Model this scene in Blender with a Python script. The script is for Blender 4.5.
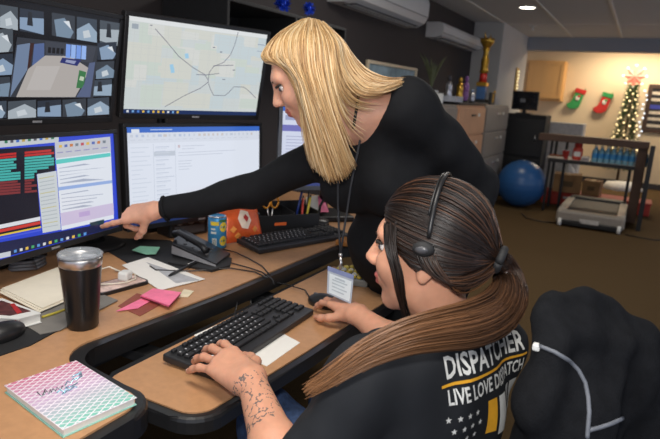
import bpy, bmesh, math, random
import numpy as np
from mathutils import Vector, Matrix, noise
from mathutils.bvhtree import BVHTree
from math import sin, cos, radians, pi, sqrt, atan2

for o in list(bpy.data.objects):
    bpy.data.objects.remove(o)
SC = bpy.context.scene
COL = SC.collection
random.seed(7)
RNG = np.random.default_rng(7)

# ------------------------------------------------------------------ camera
FPX, PITCH, ROLL, YAW, CAMH = 570.0, radians(12.7), radians(3.5), radians(27.8), 1.36
_F = Vector((-sin(YAW)*cos(PITCH), cos(YAW)*cos(PITCH), -sin(PITCH)))
_R0 = Vector((cos(YAW), sin(YAW), 0))
_U0 = _R0.cross(_F)
_R = _R0*cos(ROLL) + _U0*sin(ROLL)
_U = _U0*cos(ROLL) - _R0*sin(ROLL)
CAM = Vector((0, 0, CAMH))
cd = bpy.data.cameras.new('camera'); cam = bpy.data.objects.new('camera', cd); COL.objects.link(cam)
cd.sensor_width = 36; cd.lens = FPX/660*36; cd.clip_start = .05
cam.matrix_world = Matrix(((_R.x, _U.x, -_F.x, 0), (_R.y, _U.y, -_F.y, 0), (_R.z, _U.z, -_F.z, CAMH), (0, 0, 0, 1)))
SC.camera = cam
cd.dof.use_dof = True; cd.dof.focus_distance = 1.25; cd.dof.aperture_fstop = 5.6

# ------------------------------------------------------------------ world, lights, exposure
wd = bpy.data.worlds.new('world'); SC.world = wd; wd.use_nodes = True
wd.node_tree.nodes['Background'].inputs[0].default_value = (.75, .82, 1, 1)
wd.node_tree.nodes['Background'].inputs[1].default_value = .72
SC.view_settings.view_transform = 'Standard'; SC.view_settings.look = 'None'
SC.view_settings.exposure = 0.0; SC.view_settings.gamma = 1.0; SC.view_settings.use_curve_mapping = False

def area_light(name, loc, target, sx, sy, power, color):
    l = bpy.data.lights.new(name, 'AREA'); l.shape = 'RECTANGLE'; l.size = sx; l.size_y = sy
    l.energy = power; l.color = color
    o = bpy.data.objects.new(name, l); COL.objects.link(o); o.location = loc
    o.rotation_euler = (Vector(target)-Vector(loc)).to_track_quat('-Z', 'Y').to_euler()
    return o
# the photographer's flash on top of the camera
area_light('camera_flash', CAM+_U*.14-_R*.02-_F*.02, CAM+_F*2.0-_R*.1+_U*.1, .09, .06, 9, (1, .97, .93))
# the room's ceiling fixtures over the dispatch desks and in the far room
area_light('ceiling_panel_lamp', (-.55, .55, 2.375), (-.55, .55, 0), 1.1, .55, 22, (1, .95, .88))
area_light('ceiling_panel_lamp', (-.9, 3.6, 2.375), (-.9, 3.6, 0), 1.1, .55, 22, (1, .95, .88))
area_light('far_room_lamp', (-.2, 10.8, 2.37), (-.2, 10.9, 0), 1.2, .4, 42, (1, .83, .6))

# ------------------------------------------------------------------ pixel -> point helpers
def ray(px, py): return _F + _R*((px-330)/FPX) - _U*((py-219.5)/FPX)
def PZ(px, py, z): d = ray(px, py); return CAM + d*((z-CAMH)/d.z)
def PX(px, py, x): d = ray(px, py); return CAM + d*(x/d.x)
def PY(px, py, y): d = ray(px, py); return CAM + d*(y/d.y)
def PD(px, py, t): return CAM + ray(px, py)*t
def V(*a): return Vector(a)

# ------------------------------------------------------------------ materials
MATS = {}
def mat(name, col, rough=.6, metal=0.0, var=.12, scale=30, bump=0.0, bscale=None, emis=None, estr=0.0, trans=0.0, coat=0.0, sss=0.0, alpha=1.0, spec=.5, stretch=None):
    if name in MATS: return MATS[name]
    m = bpy.data.materials.new(name); m.use_nodes = True; MATS[name] = m
    nt = m.node_tree; b = nt.nodes['Principled BSDF']
    b.inputs['Roughness'].default_value = rough; b.inputs['Metallic'].default_value = metal
    b.inputs['Transmission Weight'].default_value = trans; b.inputs['Coat Weight'].default_value = coat
    b.inputs['Specular IOR Level'].default_value = spec; b.inputs['Alpha'].default_value = alpha
    if sss: b.inputs['Subsurface Weight'].default_value = sss; b.inputs['Subsurface Scale'].default_value = .008
    tc = nt.nodes.new('ShaderNodeTexCoord'); n = nt.nodes.new('ShaderNodeTexNoise')
    n.inputs['Scale'].default_value = scale; n.inputs['Detail'].default_value = 4
    if stretch:
        mp = nt.nodes.new('ShaderNodeMapping'); mp.inputs['Scale'].default_value = stretch
        nt.links.new(tc.outputs['Object'], mp.inputs[0]); nt.links.new(mp.outputs[0], n.inputs['Vector'])
    else: nt.links.new(tc.outputs['Object'], n.inputs['Vector'])
    r = nt.nodes.new('ShaderNodeValToRGB')
    r.color_ramp.elements[0].position = .3; r.color_ramp.elements[1].position = .7
    c = Vector(col)
    r.color_ramp.elements[0].color = (*(c*(1-var)), 1); r.color_ramp.elements[1].color = (*[min(1, v*(1+var)) for v in c], 1)
    nt.links.new(n.outputs['Fac'], r.inputs[0]); nt.links.new(r.outputs[0], b.inputs['Base Color'])
    if bump:
        n2 = nt.nodes.new('ShaderNodeTexNoise'); n2.inputs['Scale'].default_value = bscale or scale*4; n2.inputs['Detail'].default_value = 3
        nt.links.new(tc.outputs['Object'], n2.inputs['Vector'])
        bp = nt.nodes.new('ShaderNodeBump'); bp.inputs['Strength'].default_value = bump; bp.inputs['Distance'].default_value = .004
        nt.links.new(n2.outputs['Fac'], bp.inputs['Height']); nt.links.new(bp.outputs[0], b.inputs['Normal'])
    if emis: b.inputs['Emission Color'].default_value = (*emis, 1); b.inputs['Emission Strength'].default_value = estr
    return m
def attr_mat(name, emit=0.0, rough=.5, base=1.0, spec=.5, aniso=0.0):
    m = bpy.data.materials.new(name); m.use_nodes = True; nt = m.node_tree; b = nt.nodes['Principled BSDF']
    a = nt.nodes.new('ShaderNodeAttribute'); a.attribute_name = 'col'
    b.inputs['Roughness'].default_value = rough; b.inputs['Specular IOR Level'].default_value = spec
    if emit:
        b.inputs['Base Color'].default_value = (.01, .01, .012, 1)
        nt.links.new(a.outputs['Color'], b.inputs['Emission Color']); b.inputs['Emission Strength'].default_value = emit
    else: nt.links.new(a.outputs['Color'], b.inputs['Base Color'])
    MATS[name] = m
    return m
def s2l(r, g, b):
    f = lambda c: (c/255/12.92) if c/255 <= .04045 else ((c/255+.055)/1.055)**2.4
    return (f(r), f(g), f(b))

# ------------------------------------------------------------------ object helpers
ROOTM = {}
def tag(o, label=None, cat=None, group=None, kind=None):
    if label: o['label'] = label
    if cat: o['category'] = cat
    if group: o['group'] = group
    if kind: o['kind'] = kind
    return o
def thing(name, label, cat, loc=(0, 0, 0), rotz=0, group=None):
    o = bpy.data.objects.new(name, None); COL.objects.link(o); o.empty_display_size = .05
    o.location = loc; o.rotation_euler = (0, 0, rotz)
    ROOTM[o.name] = Matrix.Translation(Vector(loc)) @ Matrix.Rotation(rotz, 4, 'Z')
    return tag(o, label, cat, group)
class MB:
    """collects shapes; build() links them as one mesh object"""
    def __init__(s): s.bm = bmesh.new(); s.col = s.bm.loops.layers.color.new('col') if False else None; s.mi = 0
    def _new(s, geom):
        for f in geom:
            if isinstance(f, bmesh.types.BMFace): f.material_index = s.mi
    def box(s, c, d, bev=0, rot=None, seg=2):
        r = bmesh.ops.create_cube(s.bm, size=1); vs = r['verts']
        M = Matrix.Translation(Vector(c)) @ (rot.to_4x4() if rot else Matrix.Identity(4)) @ Matrix.Diagonal((*d, 1))
        bmesh.ops.transform(s.bm, matrix=M, verts=vs)
        fs = list({f for v in vs for f in v.link_faces}); es = list({e for v in vs for e in v.link_edges})
        for f in fs: f.material_index = s.mi
        if bev:
            rr = bmesh.ops.bevel(s.bm, geom=es, offset=min(bev, min(d)*.49), segments=seg, profile=.5, affect='EDGES')
            for f in rr['faces']: f.material_index = s.mi
        return s
    def cyl(s, a, b, ra, rb=None, seg=16, cap=True):
        a = Vector(a); b = Vector(b); rb = ra if rb is None else rb
        return s.tube([a, b], [ra, rb], seg, cap)
    def tube(s, pts, rad, seg=8, cap=True):
        pts = [Vector(p) for p in pts]
        if not hasattr(rad, '__len__'): rad = [rad]*len(pts)
        rings = []; n0 = None
        for i, p in enumerate(pts):
            t = (pts[min(i+1, len(pts)-1)]-pts[max(i-1, 0)]).normalized()
            if n0 is None:
                n0 = t.orthogonal().normalized()
            else:
                n0 = (n0-t*n0.dot(t)); n0 = n0.normalized() if n0.length > 1e-6 else t.orthogonal().normalized()
            bn = t.cross(n0)
            rings.append([s.bm.verts.new(p+(n0*cos(2*pi*k/seg)+bn*sin(2*pi*k/seg))*rad[i]) for k in range(seg)])
        for i in range(len(rings)-1):
            for k in range(seg):
                f = s.bm.faces.new((rings[i][k], rings[i][(k+1) % seg], rings[i+1][(k+1) % seg], rings[i+1][k])); f.material_index = s.mi; f.smooth = True
        if cap:
            for rg, rv in ((rings[0], True), (rings[-1], False)):
                f = s.bm.faces.new(rg[::-1] if rv else rg); f.material_index = s.mi
        return s
    def lathe(s, prof, c=(0, 0, 0), seg=24, M=None, smooth=True):
        c = Vector(c); rings = []
        for (r, z) in prof:
            if r < 1e-6: rings.append([s.bm.verts.new(c+Vector((0, 0, z)))])
            else: rings.append([s.bm.verts.new(c+Vector((r*cos(2*pi*k/seg), r*sin(2*pi*k/seg), z))) for k in range(seg)])
        for i in range(len(rings)-1):
            A, B = rings[i], rings[i+1]
            for k in range(seg):
                k2 = (k+1) % seg
                if len(A) == 1 and len(B) == 1: continue
                q = (A[0], B[k], B[k2]) if len(A) == 1 else ((A[k], A[k2], B[0]) if len(B) == 1 else (A[k], A[k2], B[k2], B[k]))
                f = s.bm.faces.new(q); f.material_index = s.mi; f.smooth = smooth
        if M:
            bmesh.ops.transform(s.bm, matrix=M, verts=[v for rg in rings for v in rg])
        return s
    def prism(s, poly, z0, z1, bev=0):
        """extrude a 2D outline (list of (x,y)) between heights"""
        b = [s.bm.verts.new((x, y, z0)) for x, y in poly]; t = [s.bm.verts.new((x, y, z1)) for x, y in poly]; n = len(poly)
        f1 = s.bm.faces.new(t); f2 = s.bm.faces.new(b[::-1]); f1.material_index = f2.material_index = s.mi
        for i in range(n):
            f = s.bm.faces.new((b[i], b[(i+1) % n], t[(i+1) % n], t[i])); f.material_index = s.mi
        if bev:
            es = [e for e in f1.edges]
            rr = bmesh.ops.bevel(s.bm, geom=es, offset=bev, segments=2, profile=.5, affect='EDGES')
            for f in rr['faces']: f.material_index = s.mi
        return s
    def slab(s, pts, th):
        """flat polygon through 3D points, thickened downward by th"""
        pts = [Vector(p) for p in pts]; n = len(pts)
        nn = (pts[1]-pts[0]).cross(pts[2]-pts[1]).normalized()
        if nn.z < 0: pts = pts[::-1]; nn = -nn
        t = [s.bm.verts.new(p) for p in pts]; b = [s.bm.verts.new(p-nn*th) for p in pts]
        for q in (t, b[::-1]):
            f = s.bm.faces.new(q); f.material_index = s.mi
        for i in range(n):
            f = s.bm.faces.new((b[i], b[(i+1) % n], t[(i+1) % n], t[i])); f.material_index = s.mi
        return s
    def ball(s, c, r, seg=12, rot=None):
        r3 = r if hasattr(r, '__len__') else (r, r, r)
        rr = bmesh.ops.create_uvsphere(s.bm, u_segments=seg, v_segments=max(6, seg*2//3), radius=1)
        M = Matrix.Translation(Vector(c)) @ (rot.to_4x4() if rot else Matrix.Identity(4)) @ Matrix.Diagonal((*r3, 1))
        bmesh.ops.transform(s.bm, matrix=M, verts=rr['verts'])
        for f in {f for v in rr['verts'] for f in v.link_faces}: f.material_index = s.mi; f.smooth = True
        return s
    def face(s, pts):
        f = s.bm.faces.new([s.bm.verts.new(Vector(p)) for p in pts]); f.material_index = s.mi
        return s
    def build(s, name, m, parent=None, world=True, smooth=None, xf=None):
        bmesh.ops.recalc_face_normals(s.bm, faces=s.bm.faces)
        if xf: bmesh.ops.transform(s.bm, matrix=xf, verts=s.bm.verts)
        if parent is not None and world:
            bmesh.ops.transform(s.bm, matrix=rootm(parent).inverted(), verts=s.bm.verts)
        me = bpy.data.meshes.new(name); s.bm.to_mesh(me); s.bm.free()
        return link(name, me, m, parent, smooth)
def rootm(o): return ROOTM.get(o.name, Matrix.Identity(4))
def link(name, me, m, parent=None, smooth=None):
    o = bpy.data.objects.new(name, me); COL.objects.link(o)
    for x in (m if isinstance(m, (list, tuple)) else [m]): me.materials.append(x)
    if smooth is not None:
        me.polygons.foreach_set('use_smooth', [smooth]*len(me.polygons))
    if parent is not None:
        o.parent = parent; ROOTM[o.name] = rootm(parent)
    return o
def raw(name, verts, faces, m, parent=None, smooth=True, cols=None, midx=None):
    verts = np.asarray(verts, dtype=np.float64)
    if parent is not None:
        Mi = np.array(rootm(parent).inverted()); verts = verts @ Mi[:3, :3].T + Mi[:3, 3]
    me = bpy.data.meshes.new(name)
    if isinstance(faces, np.ndarray):
        nf, k = faces.shape
        me.vertices.add(len(verts)); me.vertices.foreach_set('co', verts.astype(np.float32).ravel())
        me.loops.add(nf*k); me.loops.foreach_set('vertex_index', faces.astype(np.int32).ravel())
        me.polygons.add(nf); me.polygons.foreach_set('loop_start', (np.arange(nf)*k).astype(np.int32))
        me.update(calc_edges=True)
    else:
        me.from_pydata(verts.tolist(), [], faces)
    if cols is not None:
        a = me.color_attributes.new('col', 'FLOAT_COLOR', 'POINT')
        c = np.ones((len(verts), 4), np.float32); c[:, :3] = cols; a.data.foreach_set('color', c.ravel())
    if midx is not None: me.polygons.foreach_set('material_index', np.asarray(midx, np.int32))
    me.validate()
    return link(name, me, m, parent, smooth)
def struct(o): o['kind'] = 'structure'; return o
def copy_tree(o, parent=None):
    c = o.copy(); COL.objects.link(c); c.parent = parent
    for ch in list(o.children): copy_tree(ch, c)
    return c

# ------------------------------------------------------------------ signed-distance modelling (numpy) + surface nets
def cone(a, b, ra, rb, k=.02, op='u'): return ('c', np.array(a, float), np.array(b, float), ra, rb, k, op)
def ell(c, r, M=None, k=.02, op='u'): return ('e', np.array(c, float), np.array(r, float), np.eye(3) if M is None else np.array(M, float), 0, k, op)
def sdf_mesh(prims, h, field=None, cut=None):
    lo = np.full(3, 1e9); hi = -lo
    for p in prims:
        if p[6] != 'u': continue
        if p[0] == 'c':
            r = max(p[3], p[4]); a = np.minimum(p[1], p[2])-r; b = np.maximum(p[1], p[2])+r
        else: r = p[2].max(); a = p[1]-r; b = p[1]+r
        lo = np.minimum(lo, a); hi = np.maximum(hi, b)
    lo -= 4*h; hi += 4*h
    n = np.ceil((hi-lo)/h).astype(int)+1
    D = np.full(n, .2, np.float32)
    ax = [lo[i]+np.arange(n[i])*h for i in range(3)]
    for p in prims:
        k = p[5]; mg = k+4*h
        if p[0] == 'c':
            r = max(p[3], p[4]); a = np.minimum(p[1], p[2])-r-mg; b = np.maximum(p[1], p[2])+r+mg
        else: r = p[2].max(); a = p[1]-r-mg; b = p[1]+r+mg
        i0 = np.clip(np.floor((a-lo)/h).astype(int), 0, n); i1 = np.clip(np.ceil((b-lo)/h).astype(int)+1, 0, n)
        if (i1 <= i0).any(): continue
        sl = tuple(slice(i0[i], i1[i]) for i in range(3))
        X = ax[0][sl[0]][:, None, None]; Y = ax[1][sl[1]][None, :, None]; Z = ax[2][sl[2]][None, None, :]
        if p[0] == 'c':
            A = p[1]; ab = p[2]-p[1]; L = max(ab@ab, 1e-12)
            t = np.clip(((X-A[0])*ab[0]+(Y-A[1])*ab[1]+(Z-A[2])*ab[2])/L, 0, 1)
            d = np.sqrt((X-A[0]-t*ab[0])**2+(Y-A[1]-t*ab[1])**2+(Z-A[2]-t*ab[2])**2)-(p[3]+(p[4]-p[3])*t)
        else:
            c, r, M = p[1], p[2], p[3]
            x, y, z = X-c[0], Y-c[1], Z-c[2]
            q = [(M[0, i]*x+M[1, i]*y+M[2, i]*z) for i in range(3)]
            k0 = np.sqrt(sum((q[i]/r[i])**2 for i in range(3))); k1 = np.sqrt(sum((q[i]/r[i]**2)**2 for i in range(3)))+1e-9
            d = k0*(k0-1)/k1
        d = d.astype(np.float32); S = D[sl]
        if p[6] == 'u':
            hh = np.maximum(k-np.abs(S-d), 0)/max(k, 1e-6); D[sl] = np.minimum(S, d)-hh*hh*k/4
        else:
            d = -d; hh = np.maximum(k-np.abs(S-d), 0)/max(k, 1e-6); D[sl] = np.maximum(S, d)+hh*hh*k/4
    if field or cut:
        X, Y, Z = np.meshgrid(*ax, indexing='ij')
        if field: D += field(X, Y, Z).astype(np.float32)
        if cut: D = np.maximum(D, cut(X, Y, Z).astype(np.float32))
    return nets(D, lo, h)
def nets(D, lo, h):
    ins = D < 0
    nx, ny, nz = (s-1 for s in D.shape)
    acc = np.zeros((nx, ny, nz, 3), np.float32); cnt = np.zeros((nx, ny, nz), np.int16)
    def corner(a, i, j, k): return a[i:i+nx, j:j+ny, k:k+nz]
    anyc = np.zeros((nx, ny, nz), bool)
    cor = [(i, j, k) for i in (0, 1) for j in (0, 1) for k in (0, 1)]
    s = sum(corner(ins, *c).astype(np.int8) for c in cor); mixed = (s > 0) & (s < 8)
    idx = np.argwhere(mixed)
    I, J, K = idx.T
    pos = np.zeros((len(idx), 3)); c2 = np.zeros(len(idx))
    for a in cor:
        for axn in range(3):
            if a[axn]: continue
            b = list(a); b[axn] = 1
            d0 = D[I+a[0], J+a[1], K+a[2]]; d1 = D[I+b[0], J+b[1], K+b[2]]
            m = (d0 < 0) != (d1 < 0)
            t = np.where(m, d0/np.where(m, d0-d1, 1), 0)
            p = np.array(a, float)[None, :].repeat(len(idx), 0); p[:, axn] += t
            pos += p*m[:, None]; c2 += m
    pos /= np.maximum(c2, 1)[:, None]
    verts = lo+(idx+pos)*h
    vid = np.full((nx, ny, nz), -1, np.int64); vid[I, J, K] = np.arange(len(idx))
    quads = []
    for axn in range(3):
        o1, o2 = [(1, 2), (2, 0), (0, 1)][axn]
        sh = [slice(None)]*3; sh[axn] = slice(0, -1); A = ins[tuple(sh)]
        sh[axn] = slice(1, None); B = ins[tuple(sh)]
        e = np.argwhere(A != B)
        e = e[(e[:, o1] > 0) & (e[:, o2] > 0) & (e[:, o1] < [nx, ny, nz][o1]) & (e[:, o2] < [nx, ny, nz][o2])]
        flip = ~ins[e[:, 0], e[:, 1], e[:, 2]]
        def cell(d1, d2):
            q = e.copy(); q[:, o1] += d1; q[:, o2] += d2; return vid[q[:, 0], q[:, 1], q[:, 2]]
        Q = np.stack([cell(-1, -1), cell(0, -1), cell(0, 0), cell(-1, 0)], 1)
        Q[flip] = Q[flip][:, ::-1]
        quads.append(Q)
    Q = np.concatenate(quads); Q = Q[(Q >= 0).all(1)]
    return verts, Q
def join(*ms):
    vs, fs, n = [], [], 0
    for v, f in ms: vs.append(v); fs.append(f+n); n += len(v)
    return np.concatenate(vs), np.concatenate(fs)
def relax(v, f, it=2, w=.5):
    e = np.concatenate([f[:, [0, 1]], f[:, [1, 2]], f[:, [2, 3]], f[:, [3, 0]]])
    for _ in range(it):
        a = np.zeros_like(v); c = np.zeros(len(v))
        np.add.at(a, e[:, 0], v[e[:, 1]]); np.add.at(c, e[:, 0], 1); np.add.at(a, e[:, 1], v[e[:, 0]]); np.add.at(c, e[:, 1], 1)
        v = v*(1-w)+w*a/np.maximum(c, 1)[:, None]
    return v, f
class Frame:
    """local frame: forward, left, up"""
    def __init__(s, o, fw, up=(0, 0, 1), sc=1.0):
        s.o = np.array(o, float); f = np.array(fw, float); f /= np.linalg.norm(f)
        l = np.cross(np.array(up, float), f); l /= np.linalg.norm(l); u = np.cross(f, l)
        s.f, s.l, s.u, s.s = f, l, u, sc
        s.M = np.stack([f, l, u], 1)
    def p(s, x, y, z): return s.o+s.s*(s.f*x+s.l*y+s.u*z)
    def v(s, x, y, z): return s.f*x+s.l*y+s.u*z
    def cone(s, a, b, ra, rb, k=.02, op='u'): return cone(s.p(*a), s.p(*b), ra*s.s, rb*s.s, k, op)
    def ell(s, c, r, k=.02, op='u', rot=None):
        M = s.M if rot is None else s.M @ np.array(rot.to_3x3())
        return ell(s.p(*c), np.array(r)*s.s, M, k, op)
    def inv(s, P): return ((np.asarray(P)-s.o) @ s.M)/s.s

# ================================================================== THE SETTING
XW, YC, ZC = -2.25, 8.2, 2.40
M_dark = mat('dark_wall_paint', s2l(50, 44, 44), .75, var=.06, scale=3, bump=.08, bscale=200)
M_white = mat('pale_wall_paint', s2l(196, 194, 190), .8, var=.03, scale=2)
M_cream = mat('cream_wall_paint', s2l(226, 205, 172), .8, var=.03, scale=2)
M_soff = mat('grey_soffit_paint', s2l(150, 155, 165), .8, var=.03, scale=2)
M_ceil = mat('ceiling_tile', s2l(206, 205, 203), .95, var=.05, scale=120, bump=.25, bscale=300)
M_strip = mat('ceiling_strip', s2l(225, 222, 214), .6)
M_carpet = mat('brown_carpet', s2l(92, 74, 50), .98, var=.42, scale=260, bump=.8, bscale=500, spec=.1)
M_base = mat('dark_baseboard', s2l(60, 55, 55), .6)
M_black = mat('black_plastic', (.012, .012, .013), .38, var=.1, scale=60)
M_blackm = mat('black_matte', (.012, .012, .013), .7, var=.15, scale=60, bump=.05)
M_steel = mat('brushed_steel', (.62, .61, .6), .3, 1.0, var=.06, scale=20, stretch=(1, 1, 30))
M_whitep = mat('white_plastic', s2l(222, 222, 218), .45, var=.02)

struct(MB().box((.3, 5.3, -.05), (6.0, 13.4, .1)).build('floor', M_carpet))
ce = struct(MB().box((.3, 5.3, ZC+.03), (6.0, 13.4, .06)).build('ceiling', M_ceil))
for x in (.2, -.48, -1.175, -1.87):
    MB().box((x, 4.6, ZC-.003), (.034, 10.7, .010), .002).build('ceiling_strip', M_strip, ce)
for y in (1.2, 3.6, 6.0, 8.4):
    MB().box((.3, y, ZC-.002), (5.1, .024, .006)).build('ceiling_strip', M_strip, ce)
struct(MB().box((XW-.05, 3.5, ZC/2), (.1, 9.4, ZC)).build('wall_left', M_dark))
struct(MB().box((-2.1, YC+.05, ZC/2), (.5, .1, ZC)).build('wall_corner', M_white))
struct(MB().box((-1.90, 9.21, ZC/2), (.1, 1.82, ZC)).build('wall_return', M_white))
struct(MB().box((.7, 10.12, 2.30), (5.1, .2, .2), .004).build('trim_1', M_soff))
struct(MB().box((.4, 11.55, ZC/2), (6.2, .1, ZC)).build('wall_back', M_cream))
struct(MB().box((-2.65, 10.8, ZC/2), (.1, 1.5, ZC)).build('wall_far_left', M_cream))
struct(MB().box((.4, 11.49, .05), (6.0, .02, .10), .003).build('baseboard_back', M_base))
struct(MB().box((XW+.01, 3.5, .05), (.02, 9.3, .10), .003).build('baseboard_left', M_base))

# ceiling lights
def downlight(loc, label):
    t = thing('ceiling_downlight', label, 'light', loc, group='round recessed ceiling lights')
    MB().lathe([(.085, 0), (.105, 0), (.105, -.008), (.088, -.012), (.085, 0)], seg=28).build('trim_ring', M_whitep, t, world=False)
    MB().lathe([(0, -.006), (.086, -.006), (.086, 0), (0, 0)], seg=28).build('lamp_lens', mat('lamp_lens', (1, .95, .85), .5, emis=(1, .93, .78), estr=9), t, world=False)
    l = bpy.data.lights.new('downlight_bulb', 'SPOT'); l.energy = 26; l.color = (1, .9, .74); l.shadow_soft_size = .08; l.spot_size = radians(125); l.spot_blend = .8
    o = bpy.data.objects.new('downlight_bulb', l); COL.objects.link(o); o.location = Vector(loc)+V(0, 0, -.03)
downlight((-1.33, 6.92, ZC), 'round glowing recessed ceiling light above the filing cabinets')
downlight((.75, 6.6, ZC), 'added out-of-view recessed ceiling light brightening the open carpet')  # extra lamp added outside the frame to lift the dim background
downlight((-.4, 5.0, ZC), 'added out-of-view recessed ceiling light brightening the room behind the desks')  # unseen lamp, added only to brighten the far part of the room
t = thing('sprinkler_head', 'small pale sprinkler head hanging from the ceiling', 'sprinkler', PZ(533, 26, ZC))
MB().lathe([(0, 0), (.04, 0), (.035, -.012), (.012, -.016), (.01, -.05), (.03, -.055), (.03, -.06), (0, -.06)], seg=14).build('sprinkler', M_whitep, t, world=False)
MB().lathe([(.042, 0), (.055, 0), (.055, -.006), (.042, -.008)], seg=18).build('collar_ring', M_whitep, t, world=False)

# ceiling fixtures over the desks (outside the photo's frame; the room's own lamps)
for x, y, lab in ((-.55, .55, 'flat white ceiling panel light above the dispatch desk'), (-.9, 3.6, 'flat white ceiling panel light behind the desk chairs')):
    t = thing('ceiling_panel_light', lab, 'light', (x, y, ZC))
    MB().box((0, 0, -.008), (1.2, .62, .016), .004).build('panel_frame', M_whitep, t, world=False)

# ---- wall air conditioners
def aircon(name, y0, y1, z0, z1, depth, label):
    t = thing(name, label, 'air conditioner', (XW, (y0+y1)/2, z0), group='wall mounted air conditioners')
    L = y1-y0; h = z1-z0
    prof = [(0, 0), (depth*.55, 0), (depth*.86, h*.12), (depth, h*.32), (depth, h*.72), (depth*.9, h*.95), (depth*.75, h), (0, h)]
    b = MB(); n = len(prof)
    for k, yy in enumerate((-L/2, L/2)):
        pass
    A = [b.bm.verts.new((x, -L/2, z)) for x, z in prof]; B = [b.bm.verts.new((x, L/2, z)) for x, z in prof]
    b.bm.faces.new(A); b.bm.faces.new(B[::-1])
    for i in range(n): b.bm.faces.new((A[i], A[(i+1) % n], B[(i+1) % n], B[i]))
    b.build('casing', mat('aircon_white', s2l(206, 205, 205), .4, var=.02), t, world=False)
    g = MB()
    g.box((depth*.52, 0, .001), (depth*.55, L*.84, .006), .002)
    g.build('air_outlet', mat('vent_dark', (.05, .05, .055), .6), t, world=False)
    for i in range(5):
        MB().box((depth*(.32+.1*i), 0, -.004), (.006, L*.82, .008)).build('louvre', M_whitep if i % 2 else mat('vent_grey', (.2, .2, .21), .5), t, world=False)
    MB().box((depth+.001, 0, h*.30), (.004, L*.97, .006)).build('panel_seam', mat('vent_grey', (.2, .2, .21), .5), t, world=False)
    return t
aircon('air_conditioner', 4.0, 5.62, 2.02, 2.33, .24, 'large white wall air conditioner with dark slatted outlet')
aircon('air_conditioner', 6.25, 7.98, 2.0, 2.16, .2, 'slim white wall air conditioner above the trophies')

# ---- framed picture leaning above the cabinets
def framed(name, label, c, w, h, axis, mframe, parts, fw=.03, cat='picture', th=.03):
    """axis 'x': hangs on a wall facing +x ; 'y': faces -y"""
    t = thing(name, label, cat, c)
    R = Matrix.Rotation(pi/2, 3, 'Z') if axis == 'x' else Matrix.Identity(3)   # local x along the wall
    def P(x, d, z): return R @ V(x, -d, z)
    b = MB()
    for (cx, cz, dx, dz) in ((0, h-fw/2, w, fw), (0, fw/2, w, fw), (-w/2+fw/2, h/2, fw, h-2*fw), (w/2-fw/2, h/2, fw, h-2*fw)):
        b.box(P(cx, th/2, cz), (dx, th, dz), .004, R)
    b.build('picture_frame', mframe, t, world=False)
    for k, (nm, m, x0, x1, z0, z1) in enumerate(parts):
        MB().box(P((x0+x1)/2*w, th*.3+.0008*k, (z0+z1)/2*h), ((x1-x0)*w, .004, (z1-z0)*h), 0, R).build(nm, m, t, world=False)
    return t
pmid = PX(390, 72, XW+.02)
framed('framed_picture', 'landscape picture in a pale wood frame on the dark wall', (XW+.004, 5.38, 1.40), 1.26, .25, 'x', mat('pale_frame', s2l(226, 208, 178), .5),
       [('mat_board', mat('mat_board', s2l(120, 135, 140), .8), -.5, .5, .0, 1), ('painted_sky', mat('painted_sky', s2l(150, 170, 178), .8, var=.3, scale=8), -.47, .47, .5, .92), ('painted_land', mat('painted_land', s2l(84, 88, 84), .8, var=.6, scale=14), -.47, .47, .1, .5),
        ('painted_trees', mat('painted_trees', s2l(52, 56, 54), .8, var=.6, scale=20), -.42, -.05, .12, .42)], .03)

# ---- filing cabinets along the dark wall
M_tan = mat('tan_laminate', s2l(200, 152, 118), .5, var=.05, scale=8)
M_greycab = mat('grey_enamel', s2l(132, 126, 120), .5, var=.04, scale=6)
M_top = mat('dark_worktop', (.02, .02, .022), .5)
def filing_cabinet(y0, y1, h, m, nd, label, top=None):
    t = thing('filing_cabinet', label, 'cabinet', (-1.93, (y0+y1)/2, 0), group='filing cabinets along the dark wall')
    L = y1-y0
    MB().box((0, 0, h/2), (.6, L, h), .006).build('body', m, t, world=False)
    if top: MB().box((0, 0, h+.012), (.62, L+.01, .024), .004).build('worktop', M_top, t, world=False)
    dh = (h-.1)/nd
    for i in range(nd):
        zc = .08+dh*(i+.5)
        d = MB().box((.308, 0, zc), (.02, L-.04, dh-.02), .004).build('drawer', m, t, world=False)
        MB().box((.325, 0, zc+dh*.22), (.018, .14, .022), .004).build('handle', M_steel if not top else mat('dark_handle', (.05, .05, .05), .4, .6), d, world=False)
        MB().box((.3195, .22*L, zc+dh*.22), (.004, .07, .035)).build('label_holder', M_whitep, d, world=False)
    return t
filing_cabinet(4.40, 5.62, 1.30, M_greycab, 4, 'grey filing cabinet holding the potted plant')
filing_cabinet(5.66, 6.76, 1.30, M_tan, 4, 'tan fronted filing cabinet with a black top under the figurines', True)
filing_cabinet(6.80, 8.06, 1.31, M_greycab, 4, 'tall grey metal filing cabinet beside the tall gold trophy')

ZT = 1.324
def top_at(px, x=-1.9, z=ZT):
    p = PX(px, 97, x); return V(x, p.y, z)
# potted plant
p = V(-1.88, PX(431, 90, -1.88).y, 1.30); p.z = 1.325 if 5.6 < p.y < 6.78 else 1.30
t = thing('potted_plant', 'slender green potted plant on a filing cabinet', 'plant', p)
MB().lathe([(0, 0), (.055, 0), (.075, .12), (.08, .125), (.068, .125), (.06, .1), (0, .1)], seg=20).build('pot', M_whitep, t, world=False)
M_leaf = mat('dull_green_leaf', s2l(86, 92, 62), .6, var=.3)
for i in range(11):
    a = i*2.4; L = .34+.03*(i % 5); sp = .018+.012*(i % 5)
    pts = [(0, 0, .1)]
    for k in range(1, 6):
        u = k/5; pts.append((cos(a)*sp*u**1.6*2.2, sin(a)*sp*u**1.6*2.6, .1+L*(u-.18*u*u)))
    MB().tube(pts, [.004, .005, .008, .010, .007, .001], 5).build('leaf', M_leaf, t, world=False)
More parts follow.
